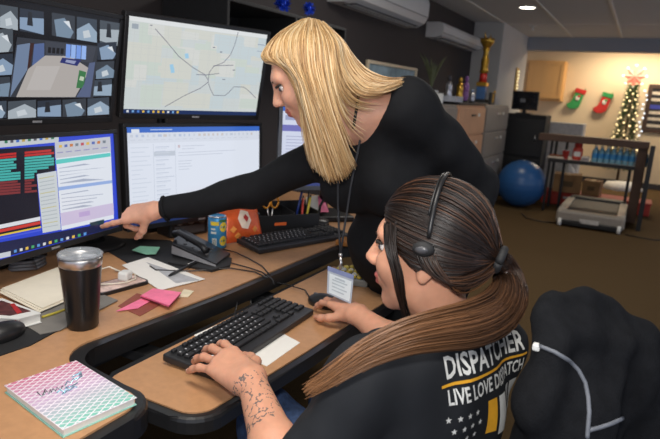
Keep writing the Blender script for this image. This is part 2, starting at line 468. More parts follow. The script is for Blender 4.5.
# paper/card leaning beside the frame
p = top_at(426, -2.12, 1.302); p.z = 1.325 if 5.6 < p.y < 6.78 else 1.30
t = thing('greeting_card', 'cream card leaning beside the framed picture', 'card', p)
MB().box((0, 0, .08), (.006, .22, .16), .001).build('card', mat('cream_card', s2l(206, 190, 160), .7, var=.12, scale=40), t, world=False)
MB().box((.004, .0, .085), (.002, .16, .10)).build('printed_panel', mat('card_print', s2l(170, 150, 120), .7, var=.3, scale=40), t, world=False)
# white mug
p = top_at(439, -1.76, 1.302); p.z = 1.325 if 5.6 < p.y < 6.78 else 1.30
t = thing('coffee_mug', 'white coffee mug beside the potted plant', 'mug', p)
MB().lathe([(0, 0), (.038, 0), (.042, .01), (.042, .1), (.037, .1), (.037, .012), (0, .012)], seg=20).build('body', M_whitep, t, world=False)
MB().tube([(0, -.04, .08), (0, -.065, .075), (0, -.07, .05), (0, -.06, .03), (0, -.04, .022)], .006, 6).build('handle', M_whitep, t, world=False)
# figurines and trophies
M_gold = mat('gold_metal', s2l(214, 168, 70), .3, .85, var=.2, scale=40)
M_silver = mat('silver_metal', s2l(190, 190, 196), .3, .8, var=.15, scale=40)
M_purple = mat('purple_glaze', s2l(142, 92, 158), .4, var=.2)
M_red = mat('red_gloss', s2l(176, 40, 34), .4, var=.1)
M_blueband = mat('blue_band', s2l(66, 100, 150), .4)
def figurine(px, h, w, body, head, label, x=-1.82):
    p = top_at(px, x); t = thing('figurine', label, 'figurine', p)
    MB().lathe([(0, 0), (w*.9, 0), (w*.9, h*.05), (w*.6, h*.08), (0, h*.08)], seg=16).build('base', M_top, t, world=False)
    MB().lathe([(w*.7, h*.08), (w, h*.22), (w*.75, h*.42), (w*.9, h*.6), (w*.7, h*.70), (w*.3, h*.76), (0, h*.77)], seg=16).build('torso', body, t, world=False)
    hd = MB().ball((0, 0, h*.87), (w*.55, w*.55, h*.12), 14).build('head', head, t, world=False)
    for s in (-1, 1):
        MB().tube([(0, s*w*.8, h*.64), (w*.3, s*w*1.15, h*.5), (w*.7, s*w*.6, h*.42)], [w*.24, w*.2, w*.16], 8).build('arm', body, t, world=False)
    return t
figurine(448, .27, .04, M_silver, mat('dark_glaze', s2l(60, 58, 66), .4), 'narrow silver and black figurine on the cabinet top')
figurine(459, .27, .042, M_gold, M_gold, 'golden brown figurine standing next to the purple one')
figurine(465, .29, .04, M_purple, M_purple, 'purple figurine standing next to the golden one', -1.78)
figurine(472, .15, .035, M_silver, mat('pale_glass', s2l(150, 165, 190), .15), 'small pale crystal figurine beside the tall trophy', -1.74)
p = top_at(481, -1.86, 1.33); t = thing('tall_trophy', 'tall gold trophy with red column and figure on top', 'trophy', p)
MB().box((0, 0, .02), (.16, .16, .04), .004).build('base', M_top, t, world=False)
MB().box((0, 0, .12), (.11, .11, .16), .004).build('lower_column', M_blueband, t, world=False)
MB().box((0, 0, .225), (.13, .13, .05), .006).build('middle_tier', M_gold, t, world=False)
MB().cyl((0, 0, .25), (0, 0, .36), .05, .045, 18).build('red_column', M_red, t, world=False)
MB().lathe([(.02, .36), (.06, .37), (.045, .42), (.05, .52), (.035, .56), (.03, .62), (.05, .66), (.02, .68), (0, .68)], seg=18).build('gold_figure', M_gold, t, world=False)
MB().lathe([(.0, .66), (.05, .68), (.085, .74), (.09, .78), (.075, .78), (.04, .72), (0, .71)], seg=18).build('cup', M_gold, t, world=False)
for s in (-1, 1):
    MB().tube([(0, s*.07, .77), (0, s*.13, .79), (0, s*.15, .84)], [.012, .012, .004], 6).build('wing', M_gold, t, world=False)
p = top_at(492, -1.72, 1.31); t = thing('award_plaque', 'small black award plaque with gold bars and a gold star', 'plaque', p)
MB().box((0, 0, .075), (.04, .20, .15), .004).build('plaque', M_top, t, world=False)
for k in (-.05, .0): MB().box((.023, k, .08), (.006, .014, .11), .001).build('gold_bar', M_gold, t, world=False)
MB().box((.0, .13, .09), (.012, .03, .18), .003).build('gold_post', M_gold, t, world=False)
MB().box((.0, .13, .15), (.012, .09, .02), .003).build('gold_arm', M_gold, t, world=False)
# white box on the near cabinet (beyond her shoulder)
p = top_at(452, -1.72); t = thing('paper_stack', 'low stack of pale paper on the tan cabinet top', 'paper', p)
for i in range(3): MB().box((.0, .004*i, .012+.018*i), (.16, .24, .016), .002).build('ream', mat('pale_paper', s2l(186, 190, 200), .7), t, world=False)

# ---- narrow glittering wall hanging on the return wall
p0 = PX(516, 78, -1.85)
t = thing('wall_hanging', 'narrow gold framed wall hanging with sparkling lights', 'wall decoration', (-1.85, p0.y, 1.47))
MB().box((.012, 0, .2), (.024, .18, .42), .005).build('backing', mat('gold_frame', s2l(196, 164, 98), .4, .2, var=.2, scale=30), t, world=False)
MB().box((.026, 0, .2), (.006, .10, .35), .002).build('panel', mat('pale_gold', s2l(214, 196, 140), .5, var=.3, scale=40), t, world=False)
for i in range(7): MB().ball((.034, (-.025, .02, 0)[i % 3], .055+.05*i), .012, 8).build('sparkle', mat('warm_bulb', (1, .85, .5), .4, emis=(1, .8, .45), estr=2.0), t, world=False)

# ---- wall cupboard on the back wall
t = thing('wall_cupboard', 'maple wall cupboard on the cream wall', 'cabinet', (-1.68, 11.34, 1.44))
M_maple = mat('maple_wood', s2l(214, 166, 104), .45, var=.07, scale=6, stretch=(1, 1, .15))
MB().box((0, 0, .34), (.64, .32, .68), .004).build('carcass', M_maple, t, world=False)
d = MB().box((0, -.17, .34), (.62, .02, .66), .004).build('door', M_maple, t, world=False)
for (cx, cz, dx, dz) in ((0, .63, .6, .05), (0, .05, .6, .05), (-.275, .34, .05, .53), (.275, .34, .05, .53)):
    MB().box((cx, -.183, cz), (dx, .008, dz), .002).build('door_rail', M_maple, d, world=False)
MB().box((.0, 0, -.012), (.66, .33, .02), .003).build('bottom_rail', M_maple, t, world=False)

# ---- christmas stockings
M_sred = mat('stocking_red', s2l(196, 48, 44), .85, var=.15, scale=40); M_sgreen = mat('stocking_green', s2l(52, 150, 84), .85, var=.15, scale=40); M_swhite = mat('stocking_white', s2l(228, 222, 210), .9)
def stocking(px, py, body, cuff, toe, label, flip=1):
    c = PY(px, py, 11.44)
    t = thing('christmas_stocking', label, 'stocking', (c.x, 11.44, c.z), group='christmas stockings on the cream wall')
    ang = Matrix.Rotation(radians(14), 3, 'Y')
    out = [(-.075, .02), (.075, .02), (.08, -.17), (.075, -.24), (.02, -.29), (-.06, -.31), (-.125, -.285), (-.14, -.24), (-.09, -.2), (-.07, -.15)]
    def ext(pts, d0, d1):
        b = MB(); A = [b.bm.verts.new(ang @ V(x, d0, z)) for x, z in pts]; B = [b.bm.verts.new(ang @ V(x, d1, z)) for x, z in pts]; n = len(pts)
        b.bm.faces.new(A); b.bm.faces.new(B[::-1])
        for i in range(n): b.bm.faces.new((A[i], A[(i+1) % n], B[(i+1) % n], B[i]))
        es = [e for f in b.bm.faces if len(f.verts) == n for e in f.edges]
        bmesh.ops.bevel(b.bm, geom=list(set(es)), offset=.008, segments=2, affect='EDGES')
        return b
    ext(out, -.025, .025).build('leg_and_foot', body, t, world=False)
    ext([(-.095, .07), (.095, .07), (.09, -.01), (-.09, -.01)], -.035, .035).build('cuff', cuff, t, world=False)
    ext([(.02, -.292), (-.06, -.312), (-.128, -.287), (-.143, -.24), (-.10, -.21), (-.04, -.235)], -.028, .028).build('toe', toe, t, world=False)
    MB().ball(ang @ V(-.005, -.03, -.10), (.04, .012, .045), 10).build('felt_figure', M_swhite, t, world=False)
    MB().ball(ang @ V(.01, -.034, -.06), (.03, .012, .022), 10).build('felt_hat', M_sred if body is M_sgreen else M_sgreen, t, world=False)
    MB().tube([ang @ V(.06, 0, .07), ang @ V(.055, 0, .11), ang @ V(.07, 0, .07)], .006, 6).build('hanging_loop', M_sgreen, t, world=False)
stocking(580, 93, M_sgreen, M_sred, M_sgreen, 'green christmas stocking with a red cuff beside the cupboard')
stocking(607, 97, M_sred, M_sgreen, M_sred, 'red christmas stocking with a green cuff beside the tree')

# ---- christmas tree
tb = PY(621, 150, 11.2)
t = thing('christmas_tree', 'slim pre-lit christmas tree with a red star topper', 'christmas tree', (tb.x+.02, 11.15, 0))
MB().cyl((0, 0, 0), (0, 0, 1.75), .022, .012, 10).build('trunk', mat('tree_trunk', s2l(90, 66, 44), .9), t, world=False)
MB().lathe([(0, 0), (.16, 0), (.14, .05), (.05, .08), (0, .08)], seg=20).build('stand', mat('tree_stand', s2l(60, 52, 46), .8), t, world=False)
vs, fs, cl = [], [], []
for i in range(2600):
    z = .32+1.44*random.random()**1.05; R = .26*(1-(z-.3)/1.62)+.03
    a = random.random()*2*pi; r0 = R*random.uniform(.35, .85); L = random.uniform(.05, .1)
    p0 = V(cos(a)*r0, sin(a)*r0, z); d = V(cos(a+random.uniform(-.7, .7)), sin(a+random.uniform(-.7, .7)), random.uniform(-.35, .6)).normalized()
    s = d.orthogonal().normalized()*.006; s2 = d.cross(s); n = len(vs)
    vs += [p0+s, p0-s*.5+s2, p0-s*.5-s2, p0+d*L]; fs += [(n, n+1, n+3), (n+1, n+2, n+3), (n+2, n, n+3)]
fo = raw('foliage', [tuple(ROOTM[t.name] @ v) for v in vs], fs, mat('fir_needles', s2l(62, 84, 46), .7, var=.4, scale=20), t, smooth=False); fo['kind'] = 'stuff'
M_bulb = mat('warm_fairy_bulb', (1, .85, .5), .4, emis=(1, .74, .36), estr=4.5)
bm0 = MB().ball((0, 0, 0), .010, 8).build('fairy_light', M_bulb, t, world=False)
bm0.location = (.0, -.2, .5)
for i in range(85):
    z = .36+1.36*(i/85)+random.uniform(-.02, .02); R = .26*(1-(z-.3)/1.62)+.045; a = i*2.399
    c = bm0 if i == 0 else bm0.copy()
    if i: COL.objects.link(c)
    c.location = (cos(a)*R*.92, sin(a)*R*.92, z)
b = MB(); star = []
for k in range(16):
    rr = .185 if k % 2 == 0 else .105; a = k*pi/8
    star.append((rr*sin(a), rr*cos(a)))
A = [b.bm.verts.new((x, -.022, 1.9+z)) for x, z in star]; B = [b.bm.verts.new((x, .022, 1.9+z)) for x, z in star]
cf = b.bm.verts.new((0, -.05, 1.9)); cb = b.bm.verts.new((0, .05, 1.9))
for k in range(16):
    k2 = (k+1) % 16
    b.bm.faces.new((A[k], A[k2], cf)); b.bm.faces.new((B[k2], B[k], cb)); b.bm.faces.new((A[k2], A[k], B[k], B[k2]))
so = b.build('star_topper', mat('star_red', s2l(232, 120, 104), .5, emis=(1, .3, .2), estr=.06), t, world=False)
for k in range(8):
    a = k*pi/4; MB().ball((.175*sin(a), -.02, 1.9+.175*cos(a)), .024, 8).build('star_tip', mat('star_white', s2l(245, 238, 225), .5, emis=(1, .9, .8), estr=.08), so, world=False)
t2 = MB().tube([V(tb.x-.18, 11.0, .02), V(tb.x-.1, 10.9, .06), V(tb.x+.05, 10.85, .05), V(tb.x+.25, 10.9, .06), V(tb.x+.45, 11.05, .02)], [.02, .1, .13, .12, .03], 10).build('tree_skirt', mat('white_felt', s2l(226, 224, 220), .9, bump=.6, bscale=40), smooth=True)
tag(t2, 'crumpled white cloth lying at the foot of the tree', 'cloth')
t2.location.z = -.02

# ---- framed flag board at the right, with blue-white string lights
fx = PY(652, 100, 11.48)
framed('framed_flag', 'dark framed striped flag board beside the tree', (.36, 11.498, .98), .74, .82, 'y', mat('dark_wood_frame', s2l(70, 52, 44), .5),
       [('flag_field', mat('flag_black', s2l(40, 40, 46), .7), -.5, .5, 0, 1), ('blue_stripe', mat('flag_blue', s2l(60, 70, 170), .7), -.46, .46, .50, .58)] +
       [('pale_stripe', mat('flag_pale', s2l(206, 196, 180), .7), -.46, .46, z, z+.06) for z in (.12, .26, .39, .66, .79)], .07)
t = thing('string_lights', 'string of bluish white lights hanging beside the flag board', 'lights', (-.02, 11.46, .9))
pts = [V(.0+.03*sin(k*1.7), .02, .02+.085*k*.9) for k in range(11)]
MB().tube(pts, .004, 5).build('wire', M_whitep, t, world=False)
for k, q in enumerate(pts):
    MB().ball(q+V(-.01, -.012, 0), .013, 8).build('bulb', mat('cool_bulb', (.8, .88, 1), .4, emis=(.75, .85, 1), estr=2.2), t, world=False)

# ---- black cabinet with a small monitor
t = thing('black_cabinet', 'tall black cabinet behind the blue exercise ball', 'cabinet', (-1.50, 8.75, 0))
MB().box((0, 0, .6), (.62, .5, 1.2), .006).build('body', M_blackm, t, world=False)
for z in (.32, .88):
    d = MB().box((0, -.258, z), (.58, .016, .52), .004).build('door', M_black, t, world=False)
    MB().cyl((.2, -.275, z-.05), (.2, -.275, z+.05), .008, None, 8).build('handle', M_steel, d, world=False)
t = thing('small_monitor', 'small black monitor standing on the black cabinet', 'monitor', (-1.52, 8.62, 1.2))
MB().box((0, 0, .01), (.2, .16, .02), .005).build('base', M_black, t, world=False)
MB().box((0, .02, .06), (.05, .03, .1), .004).build('neck', M_black, t, world=False)
MB().box((0, 0, .19), (.36, .04, .26), .006).build('bezel', M_black, t, world=False)
MB().box((0, -.021, .19), (.32, .002, .22)).build('screen', mat('dark_screen', (.012, .013, .016), .15), t, world=False)
MB().box((-.03, -.023, .19), (.07, .002, .05)).build('sticker', mat('grey_sticker', s2l(140, 140, 140), .6), t, world=False)

# ---- blue exercise ball
t = thing('exercise_ball', 'large shiny blue exercise ball on the carpet', 'ball', (-1.295, 7.85, 0))
prof = []
for k in range(41):
    a = -pi/2+pi*k/40; r = .31*cos(a)
    if 6 < k < 34 and k % 3 == 0: r += .0025
    prof.append((max(r, 0), .31+.31*sin(a)))
MB().lathe(prof, seg=48).build('ball_body', mat('ball_blue', s2l(42, 92, 150), .35, var=.05, scale=5), t, world=False)
MB().lathe([(0, 0), (.014, 0), (.014, .006), (0, .006)], (0, 0, .617), 12).build('valve', M_whitep, t, world=False)

# ---- rack / bench with shelf
M_brown = mat('brown_laminate', s2l(86, 62, 48), .5, var=.12, scale=8)
t = thing('utility_bench', 'brown and black utility bench with a white shelf', 'shelf', (-.45, 7.75, 0))
X0, X1, Yf, Yb = -.68, .56, -.42, .42
MB().box(((X0+X1)/2, .0, .955), (X1-X0, .16, .085), .005).build('top_rail', M_brown, t, world=False)
MB().box(((X0+X1)/2, Yb-.04, .955), (X1-X0, .05, .05), .005).build('top_rail', M_brown, t, world=False)
MB().box((X1-.06, .0, .48), (.11, .10, .93), .005).build('post', M_brown, t, world=False)
MB().box((X1+.03, -.20, .48), (.035, .42, .92), .004).build('side_panel', M_blackm, t, world=False)
MB().box((X1+.03, -.42, .49), (.05, .04, .98), .004).build('side_post', M_black, t, world=False)
for xx in (X0+.17, X0+.30, X1-.16):
    MB().box((xx, Yb-.04, .48), (.035, .035, .94), .004).build('post', M_black, t, world=False)
MB().box((X0+.16, 0, .48), (.03, .03, .94), .004).build('post', M_black, t, world=False)
MB().box(((X0+X1)/2+.02, .15, .69), (X1-X0-.26, .5, .02), .003).build('shelf_board', mat('white_shelf', s2l(206, 204, 200), .5), t, world=False)
MB().box(((X0+X1)/2+.02, -.11, .68), (X1-X0-.26, .02, .045), .003).build('shelf_edge', M_black, t, world=False)
SX, SY, SZ = -.45, 7.75, .70
# things on the shelf
def bottle_proto():
    t = thing('water_bottle', 'small clear water bottle with a blue label in the pack on the shelf', 'bottle', group='water bottles on the bench shelf')
    MB().lathe([(0, 0), (.03, 0), (.033, .006), (.033, .05), (.031, .055), (.033, .06), (.033, .12), (.03, .14), (.014, .165), (.013, .18), (0, .18)], seg=14).build('bottle_body', mat('bottle_blue', s2l(150, 205, 230), .12, var=.05, trans=.35), t, world=False)
    MB().lathe([(.0335, .05), (.0338, .052), (.0338, .108), (.0335, .11)], seg=14).build('label', mat('bottle_label', s2l(60, 140, 200), .5), t, world=False)
    MB().lathe([(0, .177), (.015, .177), (.015, .195), (0, .195)], seg=12).build('cap', M_whitep, t, world=False)
    return t
bp = bottle_proto(); k = 0
for r in range(3):
    for c in range(9):
        o = bp if k == 0 else copy_tree(bp); k += 1
        o.location = (-.46+.0685*c, 7.76+.068*r, SZ)
p = V(-.66, 7.80, SZ)
t = thing('water_jug', 'red lidded drink container on the bench shelf', 'container', p)
MB().lathe([(0, 0), (.055, 0), (.06, .02), (.06, .13), (.045, .16), (0, .16)], seg=18).build('body', mat('pale_red_plastic', s2l(214, 84, 70), .4), t, world=False)
MB().box((0, -.059, .075), (.08, .006, .06), .002).build('label', M_whitep, t, world=False)
MB().lathe([(0, .158), (.046, .158), (.046, .215), (.03, .225), (0, .225)], seg=18).build('lid', M_red, t, world=False)
p = V(-.79, 7.72, SZ)
t = thing('party_cup', 'red plastic party cup on the bench shelf', 'cup', p)
MB().lathe([(0, 0), (.03, 0), (.045, .11), (.047, .112), (.042, .11), (.028, .006), (0, .006)], seg=18).build('cup_body', M_red, t, world=False)
MB().tube([(.046*cos(a*pi/9), .046*sin(a*pi/9), .111) for a in range(19)], .0025, 5).build('rim', M_whitep, t, world=False)
p = V(-.90, 7.76, SZ)
t = thing('snack_tray', 'flat paper tray of snacks beside the red party cup', 'tray', p)
MB().box((0, 0, .012), (.2, .16, .024), .006).build('tray', mat('tray_white', s2l(200, 186, 170), .6), t, world=False)
for i in range(6): MB().ball((-.06+.024*i, -.03+.03*(i % 3), .034), (.018, .016, .013), 8).build('snack', mat('snack_brown', s2l(150, 88, 56), .7, var=.3), t, world=False)
t = thing('napkin_pack', 'white napkin pack between the red container and the bottles', 'napkins', (-.555, 7.70, SZ))
MB().box((0, 0, .03), (.09, .12, .06), .01).build('pack', mat('napkin_white', s2l(214, 205, 195), .8), t, world=False)
MB().box((0, -.061, .03), (.07, .002, .03)).build('band', mat('napkin_band', s2l(160, 150, 150), .7), t, world=False)
# boxes below
def carton(c, d, rz, label):
    t = thing('cardboard_box', label, 'box', c, rz)
    m = mat('cardboard', s2l(146, 110, 70), .8, var=.12, scale=12)
    MB().box((0, 0, d[2]/2), d, .004).build('carton', m, t, world=False)
    for s in (-1, 1): MB().box((s*d[0]*.25, 0, d[2]+.004), (d[0]*.49, d[1], .006), .001, Matrix.Rotation(s*-.05, 3, 'Y')).build('flap', m, t, world=False)
    MB().box((0, 0, d[2]+.006), (.05, d[1], .003)).build('tape', mat('tape', s2l(170, 140, 96), .3), t, world=False)
    MB().box((0, -d[1]/2-.001, d[2]*.5), (d[0]*.4, .002, d[2]*.3)).build('label_print', mat('carton_print', s2l(100, 78, 50), .8), t, world=False)
t = thing('storage_chest', 'low dark red storage chest under the cardboard boxes', 'chest', (-.42, 8.58, 0))
MB().box((0, 0, .085), (1.35, .4, .15), .01).build('chest_body', mat('dark_red_board', s2l(170, 50, 38), .6), t, world=False)
MB().box((0, 0, .17), (1.37, .42, .02), .004).build('lid', mat('dark_red_board', s2l(170, 50, 38), .6), t, world=False)
for s in (-1, 1): MB().box((s*.35, -.215, .12), (.08, .012, .03), .003).build('clasp', M_steel, t, world=False)
carton((-.80, 8.56, .185), (.36, .30, .24), .1, 'larger brown cardboard box under the bench shelf')
carton((-.47, 8.54, .185), (.22, .24, .19), -.1, 'smaller brown cardboard box under the bench shelf')
t = thing('sealed_jug', 'pale translucent jug standing in front of the cream wall', 'jug', (-.86, 9.05, 0))
MB().lathe([(0, 0), (.12, 0), (.13, .03), (.13, .36), (.08, .46), (.03, .5), (.03, .56), (0, .56)], seg=20).build('body', mat('jug_white', s2l(196, 196, 192), .4), t, world=False)
MB().lathe([(0, .55), (.034, .55), (.034, .59), (0, .59)], seg=14).build('cap', M_blueband, t, world=False)
# white cabinet behind
t = thing('white_cabinet', 'white metal cabinet standing behind the bench', 'cabinet', (-1.02, 9.5, 0))
MB().box((0, 0, .55), (.52, .4, 1.1), .006).build('body', mat('cab_white', s2l(206, 203, 198), .5), t, world=False)
d = MB().box((0, -.206, .55), (.48, .012, 1.04), .003).build('door', mat('cab_white', s2l(206, 203, 198), .5), t, world=False)
MB().box((.18, -.22, .6), (.02, .02, .12), .004).build('handle', M_steel, d, world=False)

# ---- treadmill
t = thing('treadmill', 'folding treadmill with a grey belt lying in front of the bench', 'treadmill', (-.36, 7.0, 0))
M_tg = mat('treadmill_grey', s2l(150, 142, 132), .4, var=.06); M_belt = mat('treadmill_belt', (.035, .035, .037), .6, bump=.1)
MB().box((0, .02, .11), (.72, .12, .15), .03, seg=3).build('rear_cover', M_tg, t, world=False)
MB().box((0, -.04, .05), (.68, .06, .06), .01).build('rear_bumper', M_black, t, world=False)
for s in (-1, 1):
    MB().box((s*.31, .55, .16), (.09, 1.0, .06), .01).build('foot_rail', mat('rail_silver', s2l(190, 186, 178), .35, .3), t, world=False)
    w = MB().lathe([(0, -.02), (.04, -.02), (.045, -.01), (.045, .01), (.04, .02), (0, .02)], seg=18, M=Matrix.Translation((s*.31, -.04, .045)) @ Matrix.Rotation(pi/2, 4, 'Y')).build('roller_wheel', M_whitep, t, world=False)
MB().box((0, .55, .155), (.53, 1.0, .04), .008).build('running_belt', M_belt, t, world=False)
MB().box((.0, -.073, .09), (.2, .006, .05), .002).build('warning_label', mat('label_white', s2l(196, 192, 186), .6), t, world=False)
MB().box((-.14, -.073, .07), (.12, .006, .03), .002).build('badge', mat('badge_black', (.03, .03, .03), .5), t, world=False)
MB().box((0, 1.12, .12), (.68, .16, .18), .03).build('motor_cover', M_black, t, world=False)
cb = MB().tube([V(.02, 6.95, .008), V(.3, 6.9, .008), V(.45, 7.05, .008), V(.5, 7.3, .008)], .006, 6).build('power_cord', M_black); tag(cb, 'black power cord on the carpet beside the treadmill', 'cord')
cb = MB().tube([V(-1.15, 7.3, .008), V(-1.05, 7.05, .008), V(-.85, 6.98, .008), V(-.7, 7.05, .008)], .006, 6).build('power_cord', M_black); tag(cb, 'black power cord on the carpet beside the blue ball', 'cord')

# ================================================================== THE DISPATCH DESK
ZD, ZS = .79, .745
M_lam = mat('desk_laminate', s2l(184, 138, 98), .42, var=.07, scale=55, bump=.03, bscale=300)
M_edge = mat('black_edge', (.014, .014, .015), .33, var=.1, scale=60)
def arc(c, r, a0, a1, n=6): return [(c[0]+r*cos(radians(a0+(a1-a0)*i/n)), c[1]+r*sin(radians(a0+(a1-a0)*i/n))) for i in range(n+1)]
def inset(poly, d):
    n = len(poly); out = []
    A = sum(poly[i][0]*poly[(i+1) % n][1]-poly[(i+1) % n][0]*poly[i][1] for i in range(n)); s = 1 if A > 0 else -1
    for i in range(n):
        p0, p1, p2 = Vector(poly[i-1]), Vector(poly[i]), Vector(poly[(i+1) % n])
        e1 = (p1-p0).normalized(); e2 = (p2-p1).normalized()
        n1 = Vector((-e1.y, e1.x))*s; n2 = Vector((-e2.y, e2.x))*s
        b = (n1+n2); b = b/max(b.length_squared, .2)*2
        q = p1+b*d; out.append((q.x, q.y))
    return out
desk = [(-.695, -.25)]+arc((-.77, .635), .075, 0, 80)+arc((-.902, .786), .075, 260, 180)+[(-.968, .88), (-.945, 1.2), (-.935, 1.78)]+arc((-.81, 1.84), .125, 175, 95)+[(-.62, 1.985), (-.60, 2.75), (-1.95, 2.75), (-1.95, -.25)]
t_desk = thing('dispatch_desk', 'large tan laminate dispatch desk with thick black edge', 'desk', (-1.3, 1.2, 0))
MB().prism(desk, ZD-.05, ZD-.004, .008).build('edge_band', M_edge, t_desk)
MB().prism(inset(desk, .022), ZD-.02, ZD).build('desk_top', M_lam, t_desk)
for x, y in ((-1.8, -.1), (-.85, -.1), (-1.8, 2.6), (-.75, 2.6)):
    MB().box((x, y, .37), (.08, .08, .74), .006).build('leg', M_blackm, t_desk)
MB().box((-1.86, 1.2, .45), (.03, 2.6, .55), .004).build('modesty_panel', M_blackm, t_desk)
MB().box((-1.36, 1.25, ZD-.09), (.46, 1.9, .06), .005).build('support_frame', M_blackm, t_desk)
shelf = arc((-.86, .78), .06, 180, 265)+arc((-.70, .80), .075, 270, 350)+[(-.606, 1.1), (-.598, 1.3), (-.585, 1.5)]+arc((-.65, 1.70), .07, 0, 90)+[(-.92, 1.77)]
t_kb = thing('keyboard_shelf', 'lower tan keyboard shelf with black rounded edge', 'desk', (-.75, 1.25, 0))
MB().prism(shelf, ZS-.035, ZS-.003, .008).build('edge_band', M_edge, t_kb)
MB().prism(inset(shelf, .02), ZS-.012, ZS).build('shelf_top', M_lam, t_kb)
for y in (.95, 1.45): MB().box((-.98, y, ZS-.05), (.3, .05, .03), .004).build('support_arm', M_blackm, t_kb)

# ------------------------------------------------------------------ monitors
M_screen = attr_mat('lit_screen', emit=.92, rough=.25)
class Mon:
    def __init__(s, c, az, ti, w=.56, h=.335):
        s.c = Vector(c); s.u = V(-sin(az), cos(az), 0); n = V(cos(az), sin(az), 0)
        s.up = V(0, 0, 1)*cos(ti)+n*sin(ti); s.n = s.u.cross(s.up); s.w, s.h = w, h
        s.M = Matrix(((s.u.x, s.n.x, s.up.x, s.c.x), (s.u.y, s.n.y, s.up.y, s.c.y), (s.u.z, s.n.z, s.up.z, s.c.z), (0, 0, 0, 1)))
        s.polys = []
    def px(s, x, y):
        d = ray(x, y); tt = (s.c-CAM).dot(s.n)/d.dot(s.n); q = CAM+d*tt-s.c; return (q.dot(s.u), q.dot(s.up))
    def poly(s, pts, col): s.polys.append((list(pts), s2l(*col)))
    def ppx(s, pts, col): s.poly([s.px(*p) for p in pts], col)
    def rect(s, u0, v0, u1, v1, col):
        W, H = s.w-.026, s.h-.03
        f = lambda u, v: (-W/2+u*W, H/2-v*H+.002)
        s.poly([f(u0, v0), f(u1, v0), f(u1, v1), f(u0, v1)], col)
    def line(s, pts, wd, col):
        pts = [s.px(*p) for p in pts]
        for a, b in zip(pts, pts[1:]):
            a = Vector(a); b = Vector(b); d = (b-a).normalized(); n = Vector((-d.y, d.x))*wd/2
            s.poly([tuple(a-n-d*wd*.3), tuple(b-n+d*wd*.3), tuple(b+n+d*wd*.3), tuple(a+n-d*wd*.3)], col)
    def finish(s, name, label, edge=None):
        base = s.c-s.up*s.h/2-s.n*.02
        t = thing(name, label, 'monitor', base, group=None)
        b = MB(); W, H = s.w, s.h
        b.box((0, -.016, 0), (W, .03, H), .005); b.box((0, -.04, 0), (W*.7, .04, H*.6), .02)
        b.build('housing', M_black, t, xf=s.M)
        b = MB(); z = .001
        for (cx, cz, dx, dz) in ((0, H/2-.0065, W, .013), (0, -H/2+.0085, W, .017), (-W/2+.0065, 0, .013, H-.03), (W/2-.0065, 0, .013, H-.03)):
            b.box((cx, z, cz), (dx, .006, dz), .0015)
        b.build('bezel', edge or M_black, t, xf=s.M)
        MB().box((0, .0045, -H/2+.0085), (.03, .001, .006)).build('maker_mark', mat('mark_grey', (.25, .25, .26), .4), t, xf=s.M)
        hw, hh = (s.w-.026)/2, (s.h-.03)/2
        vs, fs, cs = [], [], []
        for k, (pts, col) in enumerate(s.polys):
            d = -.0008+.000018*k; n = len(vs)
            for (x, z) in pts:
                x = max(-hw, min(hw, x)); z = max(-hh+.002, min(hh+.002, z))
                vs.append(s.c+s.u*x+s.up*z+s.n*d); cs.append(col)
            fs.append(tuple(range(n, n+len(pts))))
        raw('screen', [tuple(v) for v in vs], fs, M_screen, t, smooth=False, cols=np.array(cs))
        return t
# upper left: camera wall
UL = Mon((-1.461, 1.033, 1.384), .076, .191)
UL.rect(0, 0, 1, 1, (10, 11, 14))
Z1 = lambda x, y: (x/3.377, y/3.377)
def thumb(x0, y0, x1, y1, k=0):
    a, b = (x0, y0), (x1, y1); h = y1-y0; w = x1-x0; sl = .16*w if y0 < 30 else -.06*w
    cols = [((150, 170, 190), (60, 70, 82)), ((168, 178, 186), (72, 80, 88)), ((136, 158, 184), (44, 52, 64)), ((120, 140, 160), (56, 62, 70))][k % 4]
    P = lambda u, v: (x0+w*u, y0+h*v+sl*u)
    UL.ppx([P(0, 0), P(1, 0), P(1, 1), P(0, 1)], cols[1])
    if k % 3 == 0:
        UL.ppx([P(.1, .3), P(.55, .15), P(.95, .7), P(.8, 1), P(.2, 1)], cols[0]); UL.ppx([P(.5, .3), P(.75, .25), P(.85, .6)], (220, 226, 232))
    elif k % 3 == 1:
        UL.ppx([P(0, .55), P(.6, .2), P(1, .55), P(1, 1), P(0, 1)], cols[0]); UL.ppx([P(.3, .6), P(.6, .5), P(.7, .8), P(.35, .9)], (200, 208, 214))
    else:
        UL.ppx([P(0, .4), P(1, .3), P(1, 1), P(0, .9)], cols[0]); UL.ppx([P(.35, .1), P(.5, .1), P(.55, .7), P(.3, .7)], (36, 40, 46))
k = 0
for x0, x1, y in ((-22, -2, 1), (0, 18, 4.5), (20, 44, 8), (52, 75, 12.5), (77, 97, 16.5), (100, 121, 20)):
    thumb(x0, y, x1, y+23, k); k += 1
for x0, x1, y0, y1 in ((97.5, 117, 43, 60), (96, 114.5, 62, 79), (91, 112, 80.5, 97), (-10, 13, 30, 53), (-12, 13, 55, 76), (-12, 10, 78, 98),
                       (-14, 6.5, 102, 119), (8, 36, 101.5, 119), (37.5, 61, 101, 118), (62.5, 86, 99.8, 117), (87.5, 109, 98.5, 115.5)):
    thumb(x0, y0, x1, y1, k); k += 1
for q in range(5): thumb(-44, -6+25*q, -24, 16+25*q, k+q); thumb(-66, -9+26*q, -46, 14+26*q, k+q+1)
UL.ppx([(17, 37), (98, 46), (93, 98), (8, 97)], (52, 56, 64))
UL.ppx([(45, 41), (96, 47), (92, 63), (46, 57)], (62, 66, 76))
UL.ppx([(17, 45), (30, 43), (27, 70), (10, 97)], (112, 130, 158)); UL.ppx([(30, 43), (34, 43), (30, 66), (27, 70)], (60, 36, 32)); UL.ppx([(34, 44), (44, 43), (44, 57), (32, 66)], (84, 104, 150))
